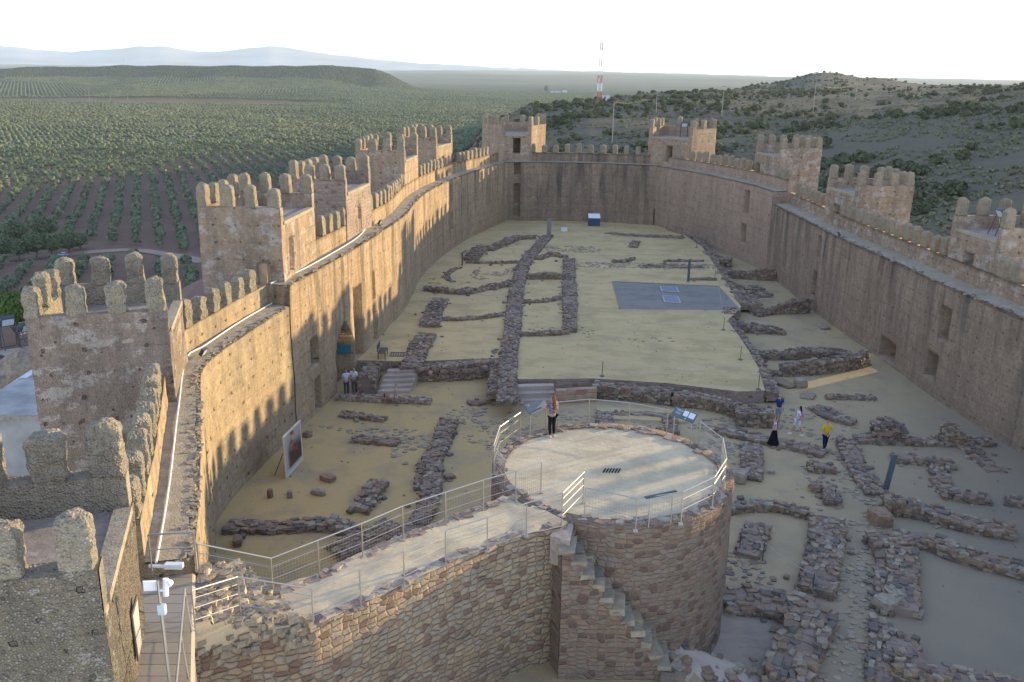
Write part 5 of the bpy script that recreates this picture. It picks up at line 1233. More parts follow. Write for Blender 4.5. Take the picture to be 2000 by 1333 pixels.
for zz_, w_ in ((zt_-1.5, 1.2), (zt_-4, 1.1), (zt_-22, 1.5)):
    for i in range(3):
        m = MB(); a = i*2.1; m.box((c[0]+math.cos(a)*w_, c[1]+math.sin(a)*w_, zz_), (.4,.3,2.2)); m.build('antenna', M['white'], T)
c = PD(1183, 207, 540); g_ = gz(c[0], c[1]); T = thing('equipment_hut', 'small white hut at the foot of the radio mast', 'hut', (c[0], c[1], g_))
m = MB(); m.prism([(c[0]-2,c[1]-1.5),(c[0]+2,c[1]-1.5),(c[0]+2,c[1]+1.5),(c[0]-2,c[1]+1.5)], g_-1, g_+3); m.build('wall', M['whitewash'], T)
m = MB(); m.prism([(c[0]-2.2,c[1]-1.7),(c[0]+2.2,c[1]-1.7),(c[0]+2.2,c[1]+1.7),(c[0]-2.2,c[1]+1.7)], g_+3, g_+3.2); m.build('roof', M['gwall'], T)
m = MB(); m.box((c[0]-.8, c[1]-1.52, g_+1.1), (.9,.06,2)); m.build('door', M['dsteel'], T)
tops = []
def pole(lb, px, rt, rb, d, cross=1.4, grp='power line poles', name='utility_pole'):
    c = PD(px, rb, d); g = gz(c[0], c[1]); zt = ZAT(c[0], c[1], rt); T = thing(name, lb, 'utility pole', (c[0], c[1], g), group=grp)
    m = MB(); m.tube((c[0],c[1],g-.5), (c[0],c[1],zt), .13, 6, .09); m.build('pole', M['pole'], T)
    m = MB(); m.box((c[0], c[1], zt-.3), (cross, .12, .12)); m.build('crossarm', M['dsteel'], T); tops.append((c[0], c[1], zt-.25)); return (c[0], c[1], zt-.25)
M['pole'] = m_plain('pole_concrete', (.42,.39,.34), .9, .1)
M['wire'] = m_plain('wire', (.15,.15,.16), .6)
ps = [pole('utility pole just right of the mast, nearest it', 1197, 198, 250, 330), pole('slim pole beside the white hut', 1191, 190, 208, 500), pole('utility pole between the mast and the far right towers', 1282, 178, 208, 430), pole('tall pale pole standing over the flat scrubland', 1411, 168, 210, 400), pole('tallest pale pole, left of the dark hill crest', 1590, 163, 200, 420), pole('pole in front of the dark hill, right of the tallest', 1672, 162, 183, 520), pole('pole on the right slope beside a shorter one', 1769, 162, 182, 560), pole('short pole farthest right on the skyline slope', 1786, 166, 177, 640)]
for k, (a, b) in enumerate(((0,2),(2,3),(3,4),(4,5),(5,6),(6,7))):
    A, B_ = Vector(ps[a]), Vector(ps[b])
    for o_ in (-.6, .6):
        m = MB(); pts_ = [A.lerp(B_, t/10)+Vector((o_,0,-4*(t/10)*(1-t/10)*2.2)) for t in range(11)]; m.path(pts_, .022, 3)
        tag(m.build('overhead_wire', M['wire'], loc=tuple(A)), 'pair of thin overhead wires, span %s' % (('from the mast pole to the next','toward the flat scrubland pole','to the tallest pale pole','from the tallest pole rightward','across the front of the dark hill','between the two last poles')[k]), 'overhead wire', 'overhead wires over the hill')
for px, rt, rb, d, lb in ((166,114,132,3400,'thin pole on the left plateau skyline'), (243,113,133,3400,'lattice pylon on the left plateau skyline'), (175,170,197,1900,'pale pole beside the red field'), (216,188,197,2000,'small pale pole in the middle of the red field'), (250,186,197,2000,'small pale pole at the right of the red field')):
    c = hit(px, rb); zt = ZAT(c[0], c[1], rt); T = thing('field_pole', lb, 'pole', c, group='poles on the plain'); w = c[1]/1750*.6
    m = MB(); m.tube((c[0],c[1],c[2]-1), (c[0],c[1],zt), w*.45, 5, w*.3); m.build('pole', M['pole'], T)
    m = MB(); m.box((c[0],c[1],zt-w), (w*5,w*.4,w*.4)); m.build('crossarm', M['pole'], T)
def house(lb, c, wx, wy, hh, rh, rz=0., wall='whitewash', roof='tile', cat='house', wins=2, name='house'):
    T = thing(name, lb, cat, c, 0.); ca, sa = math.cos(rz), math.sin(rz)
    tr = lambda x, y: (c[0]+x*ca-y*sa, c[1]+x*sa+y*ca)
    m = MB(); m.prism([tr(-wx,-wy), tr(wx,-wy), tr(wx,wy), tr(-wx,wy)], c[2]-3, c[2]+hh)
    if rh: m.add([(*tr(-wx,-wy), c[2]+hh), (*tr(-wx,wy), c[2]+hh), (*tr(-wx,0), c[2]+hh+rh*.94)], [(0,1,2)]); m.add([(*tr(wx,-wy), c[2]+hh), (*tr(wx,wy), c[2]+hh), (*tr(wx,0), c[2]+hh+rh*.94)], [(0,1,2)])
    m.build('wall', M[wall], T); r = MB(); o = .3
    if rh:
        for s in (-1, 1):
            q = [(*tr(-wx-o, s*(wy+o)), c[2]+hh-.1), (*tr(wx+o, s*(wy+o)), c[2]+hh-.1), (*tr(wx+o, 0), c[2]+hh+rh), (*tr(-wx-o, 0), c[2]+hh+rh)]; L = wx*2; sl = math.hypot(wy, rh)
            r.add(q+[(a, b, z+.12) for a, b, z in q], [(0,1,2,3),(4,5,6,7),(0,1,5,4),(1,2,6,5),(3,0,4,7)], .5, [[(0,0),(L,0),(L,sl),(0,sl)]]*2+[[(0,0),(.1,0),(.1,.1),(0,.1)]]*3)
        r.build('roof', M[roof], T)
    else:
        r.prism([tr(-wx-.05,-wy-.05), tr(wx+.05,-wy-.05), tr(wx+.05,wy+.05), tr(-wx-.05,wy+.05)], c[2]+hh, c[2]+hh+.25); r.build('roof', M['tile' if roof == 'tile' else roof], T)
    for k in range(wins):
        m = MB(); x = -wx+(k+.5)*2*wx/wins; a = tr(x, -wy-.03); m.box((a[0], a[1], c[2]+hh*.55), (min(1.2, wx*.3), .1, hh*.3), rz); m.build('window', M['dark'], T)
    return T
c = hit(1085, 181); house('long white farmhouse far out on the plain beside a single tree', c, 20, 8, 6, 2.5, 0, cat='farmhouse', wins=5, name='farmhouse')
c = hit(1103, 181); house('second white farm building, right end of the farmhouse group', c, 9, 7, 8, 2.5, 0, cat='farmhouse', name='farmhouse')
c = hit(372, 271); house('tiny white farm shed among the olive rows', c, 4, 3, 3, 1, .3, cat='shed', name='farm_shed')
c = hit(208, 133); house('low pale buildings on top of the left plateau', c, 18, 6, 6, 1.5, 0, 'gwall', cat='farmhouse', name='farmhouse')
# houses below the left wall
def slab_house(): pass
c = (-30.5, 49.0, -6.); 
hA = thing('house', 'white house with blue-shadowed parapets and a grey rendered wall, behind the near towers', 'house', (-24, 41, -8))
def wz(px, row, d): return PD(px, row, d)
m = MB(); a = PD(-90,818,40); b = PD(100,822,40); m.prism(ccw([(a[0],40),(b[0],40),(b[0],46),(a[0],46)]), -14, a[2]); m.build('wall', M['gwall'], hA)
m = MB(); m.prism(ccw([(a[0]-.1,39.9),(b[0]+.1,39.9),(b[0]+.1,40.25),(a[0]-.1,40.25)]), a[2]+.003, a[2]+.16); m.build('coping', M['rubble_pale'], hA)
p0, p1 = PD(-60,802,42.5), PD(110,690,52); n_ = Vector((p1[0]-p0[0], p1[1]-p0[1])).normalized(); pr_ = Vector((-n_.y, n_.x))*-.45
m = MB(); q = [(p0[0],p0[1]),(p1[0],p1[1]),(p1[0]+pr_.x,p1[1]+pr_.y),(p0[0]+pr_.x,p0[1]+pr_.y)]; zt = [p0[2], p1[2], p1[2], p0[2]]
a_ = sum(q[i][0]*q[(i+1)%4][1]-q[(i+1)%4][0]*q[i][1] for i in range(4))
if a_ < 0: q = q[::-1]; zt = zt[::-1]
m.prism(q, -14, zt); m.build('parapet', M['whitewash'], hA)
m = MB()
for k in range(14):
    t = (k+.5)/14; x_, y_ = p0[0]+(p1[0]-p0[0])*t+pr_.x*1.05, p0[1]+(p1[1]-p0[1])*t+pr_.y*1.05; m.box((x_, y_, p0[2]+(p1[2]-p0[2])*t-.75), (.16,.06,.16), math.atan2(n_.y, n_.x))
m.build('lattice_opening', M['dark'], hA)
m = MB(); m.prism(ccw([(a[0]+3,46),(-20,46),(-20,55),(a[0]+3,55)]), -14, min(p0[2], p1[2])-1.2); m.build('flat_roof', M['whitewash'], hA)
hB = thing('house', 'house with a dark red tiled roof at the left edge of the picture', 'house', (-36, 56, -8)); q = [PD(-120,770,50), PD(0,768,50), PD(62,716,56), PD(-10,694,60), PD(-150,690,60)]
m = MB(); zz0 = [p[2] for p in q]; L_ = [[(p[0], (p[1]-50)*1.2) for p in q]]
m.add([tuple(p) for p in q]+[(p[0],p[1],p[2]-.3) for p in q], [(0,1,2,3,4),(0,5,6,1),(1,6,7,2),(2,7,8,3)], .5, [[(p[0]*.9, (p[1]-50)*.8) for p in q]]+[[(0,0),(0,.1),(.1,.1),(.1,0)]]*3); m.build('roof', M['tile'], hB)
m = MB(); m.prism(ccw([(p[0],p[1]) for p in q]), -12, min(zz0)-.31); m.build('wall', M['whitewash'], hB)
m = MB(); e1, e2 = PD(62,716,56), PD(0,768,50); m.tube(e1, e2, .16, 5); m.tube(PD(-10,694,60), e1, .16, 5); m.build('ridge_tiles', M['tile'], hB)
hC = thing('house', 'tiled roof and white wall glimpsed between the two near left towers', 'house', (-24, 78, -8)); q = [PD(345,598,72), PD(400,592,72), PD(402,540,86), PD(352,566,84)]
m = MB(); m.add([tuple(p) for p in q]+[(p[0],p[1],p[2]-.25) for p in q], [(0,1,2,3),(0,4,5,1)], .5, [[(p[0]*.8,(p[1]-72)*.7) for p in q], [(0,0),(0,.1),(.1,.1),(.1,0)]]); m.build('roof', M['tile'], hC)
m = MB(); m.prism(ccw([(p[0],p[1]+.4) for p in q]), -12, min(p[2] for p in q)-.8); m.build('wall', M['gwall'], hC)
# rough boulder outcrop with floodlights
c = P(55, 740, -5); bm = bmesh.new(); bmesh.ops.create_icosphere(bm, subdivisions=4, radius=1)
for v in bm.verts:
    k = v.co.copy(); v.co = k*(1+.35*MN.noise(k*1.6)+.12*MN.noise(k*5)); v.co = Vector((v.co.x*2.1, v.co.y*2.4, v.co.z*2.6))
me = bpy.data.meshes.new('rock_outcrop'); bm.to_mesh(me); bm.free(); me.materials.append(M['rubble']); me.attributes.new('tint','FLOAT','FACE').data.foreach_set('value', [.5]*len(me.polygons))
c = PD(58, 720, 52); tag(link('rock_outcrop', me, None, (c[0], c[1], c[2]-1.4)), 'grey rock outcrop beside the nearest left tower, behind floodlights', 'rock')
def flood(lb, pt, rz, up=.8, sc=1., stand=True, grp='floodlights'):
    x, y, z = pt; T = thing('floodlight', lb, 'floodlight', (x, y, z), group=grp); s = sc
    ca, sa = math.cos(rz), math.sin(rz); f = Vector((ca, sa, 0)); r_ = Vector((-sa, ca, 0)); hd = Vector((x, y, z+up*s))
    if stand:
        m = MB()
        for a in (-1, 1):
            m.tube(Vector((x, y, z))+r_*.28*s*a-f*.3*s, hd+r_*.27*s*a, .022*s, 5); m.tube(Vector((x, y, z))+r_*.28*s*a+f*.3*s, hd+r_*.27*s*a, .022*s, 5)
        m.tube(Vector((x,y,z))+r_*.28*s-f*.3*s, Vector((x,y,z))-r_*.28*s-f*.3*s, .022*s, 5); m.build('stand', M['dsteel'], T)
    dn = (f*.75+Vector((0,0,-.45))).normalized(); up_ = r_.cross(dn).normalized(); up_ = up_ if up_.z > 0 else -up_
    m = MB(); c8 = [hd+r_*a*.25*s+up_*b*.2*s+dn*e*.1*s for e in (-1,1) for a, b in ((-1,-1),(1,-1),(1,1),(-1,1))]
    m.add(c8, [(0,3,2,1),(4,5,6,7),(0,1,5,4),(1,2,6,5),(2,3,7,6),(3,0,4,7)]); m.build('housing', M['dsteel'], T)
    m = MB(); m.add([hd+r_*a*.21*s+up_*b*.16*s+dn*.105*s for a, b in ((-1,-1),(1,-1),(1,1),(-1,1))], [(0,1,2,3)]); m.build('lens', M['lampglass'], T); return T
c = PD(22, 680, 50); flood('floodlight on a tall frame at the left edge, lower of two', (c[0], c[1], c[2]), -.8, 1.1, 1.5)
c = PD(54, 655, 52); flood('floodlight on top of the rock outcrop, upper of two', (c[0], c[1], c[2]-.3), -.6, .6, 1.4)
flood('floodlight standing on the roof of the greenish right tower', (28.6, 52.6, 9.65), 3.2, 1.0, 1.35)
flood('floodlight standing on the roof of the far right corner tower', (20.6, 112.0, 11.2), -1.6, 1.0, 1.5)
for px, row, z, lb in ((1323,320,7.95,'small floodlight on the walkway beside the far right corner tower'), (1637,463,6.8,'small floodlight on the walkway below the tower with white patches'), (398,697,6.95,'small black floodlight on the edge of the near left walkway'), (742,440,8.0,'small floodlight on the left walkway beyond the stone tower'), (872,345,8.0,'small floodlight on the left walkway near its far stretch'), (826,528,TZ,'floodlight on the ground at the foot of the left wall')):
    c = P(px, row, z); flood(lb, (c[0], c[1], z), 3.1 if px > 1000 else -.1, .3, .75, False)
# antenna behind the tower
T = thing('tv_antenna', 'spiky white aerial just left of the whitewashed tower', 'aerial', PD(56,650,54)); m = MB(); c = Vector(PD(62,640,54))
m.tube(c-Vector((0,0,1.6)), c, .03, 5); m.build('mast', M['steel'], T); m = MB()
for k in range(7): m.tube(c+Vector((-.7+.2*k,0,-.5+.07*k)), c+Vector((-.55+.2*k,0,.25+.07*k)), .018, 4); m.tube(c+Vector((-.8,0,-.1+.12*(k-3))), c+Vector((.6,0,.25+.12*(k-3))), .012, 3)
m.build('element', M['white'], T)
# blue tarpaulin
c = hit(8, 562); m = MB(); m.prism([(c[0]-5,c[1]-2),(c[0]+3,c[1]-2),(c[0]+3,c[1]+2),(c[0]-5,c[1]+2)], c[2]+1.2, [c[2]+2,c[2]+2.4,c[2]+2.6,c[2]+2.2]); tag(m.build('blue_awning', m_plain('blue_canvas', (.05,.17,.5)), loc=c), 'blue awning among the trees at the left edge', 'awning')
# parked car
c = hit(124, 503); T = thing('parked_car', 'pale blue-grey hatchback parked under the eucalyptus trees', 'car', (c[0], c[1], c[2]+.02))
prof = [(-2.1,.35),(-2.12,.75),(-1.95,.98),(-1.35,1.05),(-.75,1.42),(.75,1.45),(1.55,1.12),(2.05,.95),(2.12,.6),(2.08,.35)]
def extr(name, pr, y0_, y1_, mat, inset=0.):
    m = MB(); n = len(pr); vs = [(c[0]+a, c[1]+y0_+(inset if b > 1 else 0), c[2]+b) for a, b in pr]+[(c[0]+a, c[1]+y1_-(inset if b > 1 else 0), c[2]+b) for a, b in pr]
    m.add(vs, [tuple(range(n)), tuple(range(2*n-1, n-1, -1))]+[(k, (k+1)%n, (k+1)%n+n, k+n) for k in range(n)]); m.build(name, mat, T)
extr('body', prof, -.85, .85, m_plain('car_paint', (.36,.42,.50), .25, .6, .3, .05), .12)
extr('window', [(-1.2,1.06),(-.72,1.36),(.7,1.38),(1.35,1.12)], -.80, .80, M['dark'], -.01)
for a in (-1.3, 1.3):
    for s in (-.78, .78):
        m = MB(); m.tube((c[0]+a, c[1]+s-.1, c[2]+.32), (c[0]+a, c[1]+s+.1, c[2]+.32), .33, 12); m.build('wheel', M['dsteel'], T)
for s in (-.6, .6): m = MB(); m.box((c[0]+2.1, c[1]+s, c[2]+.72), (.06,.3,.16)); m.build('headlight', M['lampglass'], T)

# ---------------------------------------------------------------- things in the courtyard
pz = [(305,1100,6.98),(330,950,6.98),(348,800,6.98),(364,700,7.0),(400,675,7.0),(470,628,7.0),(532,592,7.0)]
pts_ = [P(a, b, z) for a, b, z in pz]; q = pts_[-1]; pts_ += [(q[0], q[1]-.05, 8.05)]+[P(a, b, 8.05) for a, b in ((600,522),(690,470),(715,446))]
c_ = Curve(pts_[:7]); c2 = Curve(pts_[7:]); m = MB(); m.path([(p.x, p.y, 7.0) for p in [c_.at(c_.len*k/60) for k in range(61)]]+[(p.x, p.y, 8.05) for p in [c2.at(c2.len*k/20) for k in range(21)]], .035, 7)
tag(m.build('white_pipe', M['cable'], loc=pts_[0]), 'white pipe lying along the foot of the left parapet', 'pipe')
def post_panel(lb, px, row, z, h_, w_, lean=0., name='signpost'):
    x, y, _ = P(px, row, z); T = thing(name, lb, 'sign post', (x, y, z)); m = MB(); m.box((x, y, z-.02), (w_+.25,.4,.06), base=True); m.build('base', M['steel'], T)
    m = MB(); s = [(x-w_/2, y-.04, z), (x+w_/2, y-.04, z), (x+w_/2, y+.04, z), (x-w_/2, y+.04, z)]; m.add(s+[(a+lean, b, z+h_) for a, b, _z in s], [(0,3,2,1),(4,5,6,7),(0,1,5,4),(1,2,6,5),(2,3,7,6),(3,0,4,7)]); m.build('panel', M['panel'], T); return T
post_panel('tall dark leaning slab sign between two ruins on the right', 1728, 962, 0, 1.9, .26, .22)
post_panel('tall dark green post sign standing beside the gravel rectangle', 1344, 551, TZ, 2.0, .22, 0)
x, y, _ = P(903, 518, TZ); T = thing('lectern_panel', 'black lectern panel with a slanting top near the left wall', 'lectern', (x, y, TZ)); m = MB(); m.box((x, y, TZ), (.10,.7,1.15), base=True); m.build('stand', M['dsteel'], T)
m = MB(); m.add([(x-.18,y-.4,TZ+1.02),(x-.18,y+.4,TZ+1.02),(x+.38,y+.4,TZ+1.42),(x+.38,y-.4,TZ+1.42),(x-.18,y-.4,TZ+1.06),(x-.18,y+.4,TZ+1.06),(x+.38,y+.4,TZ+1.46),(x+.38,y-.4,TZ+1.46)], [(0,1,2,3),(4,7,6,5),(0,4,5,1),(1,5,6,2),(2,6,7,3),(3,7,4,0)]); m.build('board', M['panel'], T)
x, y, _ = P(1160, 441, TZ); T = thing('display_case', 'dark blue box cabinet with a pale sloping top at the far wall', 'display case', (x, y, TZ)); m = MB(); m.prism([(x-.7,y-.4),(x+.7,y-.4),(x+.7,y+.5),(x-.7,y+.5)], TZ, [TZ+.95,TZ+.95,TZ+1.35,TZ+1.35]); m.build('cabinet', m_plain('cabinet_blue', (.045,.07,.13), .4, .4), T)
m = MB(); m.add([(x-.72,y-.43,TZ+.955),(x+.72,y-.43,TZ+.955),(x+.72,y+.52,TZ+1.38),(x-.72,y+.52,TZ+1.38)], [(0,1,2,3)]); m.build('top', M['white'], T)
x, y, _ = P(1102, 452, TZ); m = MB(); m.box((x,y,TZ), (.7,.3,.35), base=True); m.box((x,y,TZ+.35), (.78,.38,.05), base=True); tag(m.build('white_box', M['white'], loc=(x,y,TZ)), 'small white box on the ground near the far wall', 'box')
x, y, _ = P(1072, 462, TZ); m = MB(); m.box((x,y,TZ), (.5,.12,2.0), base=True); m.box((x,y,TZ), (.8,.4,.08), base=True); tag(m.build('glass_stele', m_plain('grey_stele', (.22,.22,.21), .4, .4), loc=(x,y,TZ)), 'grey upright plate at the far tip of the middle wall', 'stele')
# rope posts and ropes
def ropes(lb, pxs, z, lbr, hh=.95):
    ps_ = []
    for k, (px, row) in enumerate(pxs):
        x, y, _ = P(px, row, z); T = thing('rope_post', lb[k], 'rope post', (x, y, z), group='rope posts'); m = MB(); m.tube((x,y,z), (x,y,z+hh), .02, 6); m.build('pole', M['dsteel'], T)
        m = MB(); m.tube((x,y,z), (x,y,z+.03), .16, 10); m.build('base', M['dsteel'], T); ps_.append(Vector((x,y,z+hh-.03)))
    for k, (a, b) in enumerate(zip(ps_, ps_[1:])):
        if lbr[k] is None: continue
        m = MB(); m.path([a.lerp(b, t/8)-Vector((0,0,.5*(t/8)*(1-t/8))) for t in range(9)], .012, 4); tag(m.build('rope', M['rope'], loc=tuple(a)), lbr[k], 'rope', 'barrier ropes')
ropes(['rope post at the left front corner of the plaza','rope post at the right front corner of the plaza','rope post on the plaza edge, second from the corner','rope post on the plaza edge just below the gravel','rope post at the right end of the gravel','rope post beyond the gravel, by the dark ruin','rope post at the far end of the terrace edge'],
      [(1176,735),(1481,761),(1446,703),(1413,645),(1396,546),(1360,484),(1332,460)], TZ, ['rope along the front edge of the plaza','rope from the plaza corner up the right edge','rope along the middle of the right plaza edge','rope passing the gravel rectangle','rope beyond the gravel','rope on the far terrace edge'])
ropes(['rope post close to the round platform wall','rope post with a white rope end in the small room','rope post on the wall of the excavated street'], [(1444,1078),(1489,1098),(1586,1162)], 0, ['slack rope by the platform','white rope slanting over the small sandy room'], .9)
# painted panel leaning near the left wall
tl, tr, br, bl = [P(*a) for a in ((553,856,2.15),(587,823,2.15),(592,899,.02),(559,936,.02))]
T = thing('painted_panel', 'upright pale-framed panel with a dark red and brown painting', 'panel', bl); tl, tr, br, bl = map(Vector, (tl, tr, br, bl)); tl = Vector((bl.x-.02, bl.y, 2.15)); tr = Vector((br.x-.02, br.y, 2.15)); n = (br-bl).cross(tl-bl).normalized(); n = n if n.x > 0 else -n
m = MB(); bk_ = [p-n*.05 for p in (bl,br,tr,tl)]; fr = [bl,br,tr,tl]; m.add(bk_+fr, [(0,3,2,1),(4,5,6,7),(0,1,5,4),(1,2,6,5),(2,3,7,6),(3,0,4,7)]); m.build('board', m_plain('panel_cream', (.55,.50,.42), .7), T)
t = NT('abstract_painting', .7); p_ = t.pos(); uv = t.uv(); s = t.sep(uv); nn = t.noise(t.mapv(uv, (3,5,1)), 1.2, 5, .6, .5)
cc_ = t.mix(t.ramp(t.math('ADD', s[1], t.math('MULTIPLY', nn, .4)), .7, 1.05), (.07,.045,.035), (.38,.33,.28)); cc_ = t.mix(t.ramp(t.noise(uv, 3.2, 3), .53, .6), cc_, (.26,.04,.03)); cc_ = t.mix(t.ramp(s[0], .1, .25, 1, 0), cc_, (.4,.36,.3)); cc_ = t.mix(t.ramp(s[1], .05, .14, 1, 0), cc_, (.5,.47,.4)); t.color(cc_)
q = [bl.lerp(br,.05).lerp(tl.lerp(tr,.05),.05), bl.lerp(br,.95).lerp(tl.lerp(tr,.95),.05), bl.lerp(br,.95).lerp(tl.lerp(tr,.95),.95), bl.lerp(br,.05).lerp(tl.lerp(tr,.05),.95)]
m = MB(); m.add([v+n*.006 for v in q], [(0,1,2,3)], .5, [[(0,0),(1,0),(1,1),(0,1)]]); m.build('painting', t.m, T)
for s_ in (.15,.85):
    m = MB(); p = bl.lerp(br, s_); m.tube(p-n*.06+Vector((0,0,1.5)), p-n*.7, .02, 5); m.build('strut', M['dsteel'], T)
# bench of dark slats beside the niche
x, y, _ = P(748, 697, TZ); T = thing('bench', 'dark folding bench standing against the left wall above the small steps', 'bench', (x, y, TZ))
m = MB(); [m.box((x, y-.5+.33*k, TZ+.43), (.5,.28,.04)) for k in range(4)]; m.build('seat', M['dsteel'], T); m = MB(); [m.box((x-.27, y, TZ+.58+.14*k), (.04,1.25,.09)) for k in range(3)]; m.build('backrest', M['dsteel'], T)
for a, b in ((-.22,-.55),(.22,-.55),(-.22,.55),(.22,.55)): m = MB(); m.box((x+a, y+b, TZ), (.05,.05,.43), base=True); m.build('leg', M['dsteel'], T)
x, y, _ = P(776, 693, TZ); m = MB(); [m.box((x-.4+.16*k, y, TZ+.004), (.08,.75,.03), base=True) for k in range(6)]; m.box((x, y-.4, TZ+.002), (1.0,.06,.035), base=True); m.box((x, y+.4, TZ+.002), (1.0,.06,.035), base=True); tag(m.build('floor_grate', M['dsteel'], loc=(x,y,TZ)), 'grey floor grate beside the dark bench', 'grate')
# teal notice in the gate
x, y, _ = P(672, 760, .0); m = MB(); g0 = cL.off(gate[1]-.22, .62); t_ = cL.tan(gate[1]); g0 = (g0.x, g0.y, 1.75); m.box(g0, (.06,.95,.55), math.atan2(t_.y, t_.x))
tag(m.build('teal_notice', m_plain('teal_board', (.06,.22,.26), .6), loc=g0), 'teal notice board hanging inside the gate arch', 'notice board')
# deck fittings: gate frame, handrail, leaning panels, camera pole
T = thing('deck_gate', 'open steel gate frame at the far end of the wooden deck', 'gate', (dk[0][0], dk[0][1]+.1, 6.9))
f4 = [P(298,1122,6.9), P(385,1116,6.9)]; m = MB()
for f_ in f4: m.tube(f_, (f_[0], f_[1], 7.95), .022, 6)
m.tube((f4[0][0],f4[0][1],7.95), (f4[1][0],f4[1][1],7.95), .022, 6); m.build('frame', M['steel'], T); m = MB(); m.tube((f4[0][0],f4[0][1],7.55), (f4[1][0],f4[1][1],7.55), .015, 6); m.build('crossbar', M['steel'], T)
m = MB(); g_ = P(328,1108,6.95); m.box((g_[0]+.15, g_[1], 6.93), (.42,.16,.12), base=True); m.tube((g_[0]-.45,g_[1],6.97), (g_[0]-.05,g_[1],6.97), .04, 6); tag(m.build('junction_box', M['white'], loc=g_), 'small white junction box at the deck threshold', 'junction box')
hr = [P(343,1345,7.55), P(361,1150,7.55)]
T = thing('deck_handrail', 'short steel handrail along the right side of the wooden deck', 'railing', (hr[0][0], hr[0][1], 6.5), group='steel railings')
m = MB(); m.path([hr[0], hr[1]], .024, 8); m.build('handrail', M['steel'], T)
for t_ in (.02, .5, .98):
    p = Vector(hr[0]).lerp(Vector(hr[1]), t_); m = MB(); m.tube((p.x+.06,p.y,6.5), (p.x,p.y,7.55), .02, 6); m.build('post', M['steel'], T)
m = MB()
for k in range(9): z_ = 6.6+.1*k; m.tube((hr[0][0]+.03,hr[0][1],z_), (hr[1][0]+.03,hr[1][1],z_), .004, 3)
for k in range(30): p = Vector(hr[0]).lerp(Vector(hr[1]), k/29); m.tube((p.x+.03,p.y,6.6), (p.x+.03,p.y,7.4), .004, 3)
m.build('wire_mesh', M['steel'], T)
cp_ = P(345,1345,6.5); cp_ = (cp_[0]-.02, cp_[1]-.25, 6.5); zt = ZAT(cp_[0], cp_[1], 1135)
T = thing('camera_pole', 'grey pole rising from the deck with white camera and aerial', 'camera pole', cp_); m = MB(); m.tube(cp_, (cp_[0], cp_[1], zt), .032, 8); m.build('pole', M['steel'], T)
m = MB(); m.tube((cp_[0]+.12, cp_[1], zt-.32), (cp_[0]+.13, cp_[1]+.05, zt+.02), .055, 10); m.box((cp_[0]+.05,cp_[1],zt-.2), (.14,.04,.04)); m.build('camera', M['white'], T)
m = MB(); m.tube((cp_[0]+.18, cp_[1], zt-.08), (cp_[0]+.2, cp_[1]+.08, zt-.06), .07, 12); m.build('dish', M['white'], T)
m = MB(); m.box((cp_[0]-.17,cp_[1]+.02,zt-.12), (.24,.05,.2), .5, tilt=.3); m.build('aerial_panel', M['white'], T)
m = MB(); m.box((cp_[0]+.03,cp_[1]-.03,zt-.6), (.14,.10,.2)); m.build('box', M['lampglass'], T)
for lb, q4, mt in (('pale sign leaning on the near tower beside the deck', (((238,1188),8.0),((257,1158),8.1),((258,1218),7.35),((247,1240),7.25)), 'panel'), ('brown framed glass board leaning on the near tower beside the deck', (((258,1200),8.0),((268,1162),8.1),((278,1262),7.0),((271,1292),6.9)), 'glass')):
    v4 = [Vector(P(*a, b)) for a, b in q4]; T = thing('leaning_board', lb, 'sign', tuple(v4[3])); n = (v4[1]-v4[0]).cross(v4[3]-v4[0]).normalized(); n = n if n.x > 0 else -n
    m = MB(); m.add([p-n*.03 for p in v4]+[p for p in v4], [(0,1,2,3),(4,7,6,5),(0,4,5,1),(1,5,6,2),(2,6,7,3),(3,7,4,0)]); m.build('frame', M['bark'], T)
    cc4 = sum(v4, Vector())/4; m = MB(); m.add([cc4+(p-cc4)*.86+n*.004 for p in v4], [(0,1,2,3)]); m.build('board', M['lampglass'] if mt == 'panel' else M['gwall'], T)
# ---------------------------------------------------------------- people
_dg = None
def skin(name, vs, es, rr, mat, parent, root=0, sub=2):
    me = bpy.data.meshes.new(name); me.from_pydata(vs, es, []); o = bpy.data.objects.new(name, me); COL.objects.link(o)
    md = o.modifiers.new('s', 'SKIN'); md.use_smooth_shade = True
    for i, v in enumerate(me.skin_vertices[0].data):
        r = rr[i]; v.radius = r if isinstance(r, tuple) else (r, r); v.use_root = i == root
    ss = o.modifiers.new('d', 'SUBSURF'); ss.levels = sub; ss.render_levels = sub
    dg = bpy.context.evaluated_depsgraph_get(); ne = bpy.data.meshes.new_from_object(o.evaluated_get(dg))
    o.modifiers.clear(); o.data = ne; ne.materials.clear(); ne.materials.append(mat); ne.name = name
    ne.polygons.foreach_set('use_smooth', [True]*len(ne.polygons)); o.parent = parent; return o
SK = m_plain('skin', (.45,.27,.19), .6, .3, 0, .05)
def cloth(n, c, var=.12, sc=25.): return m_plain(n, c, .9, .1, 0, var, sc)
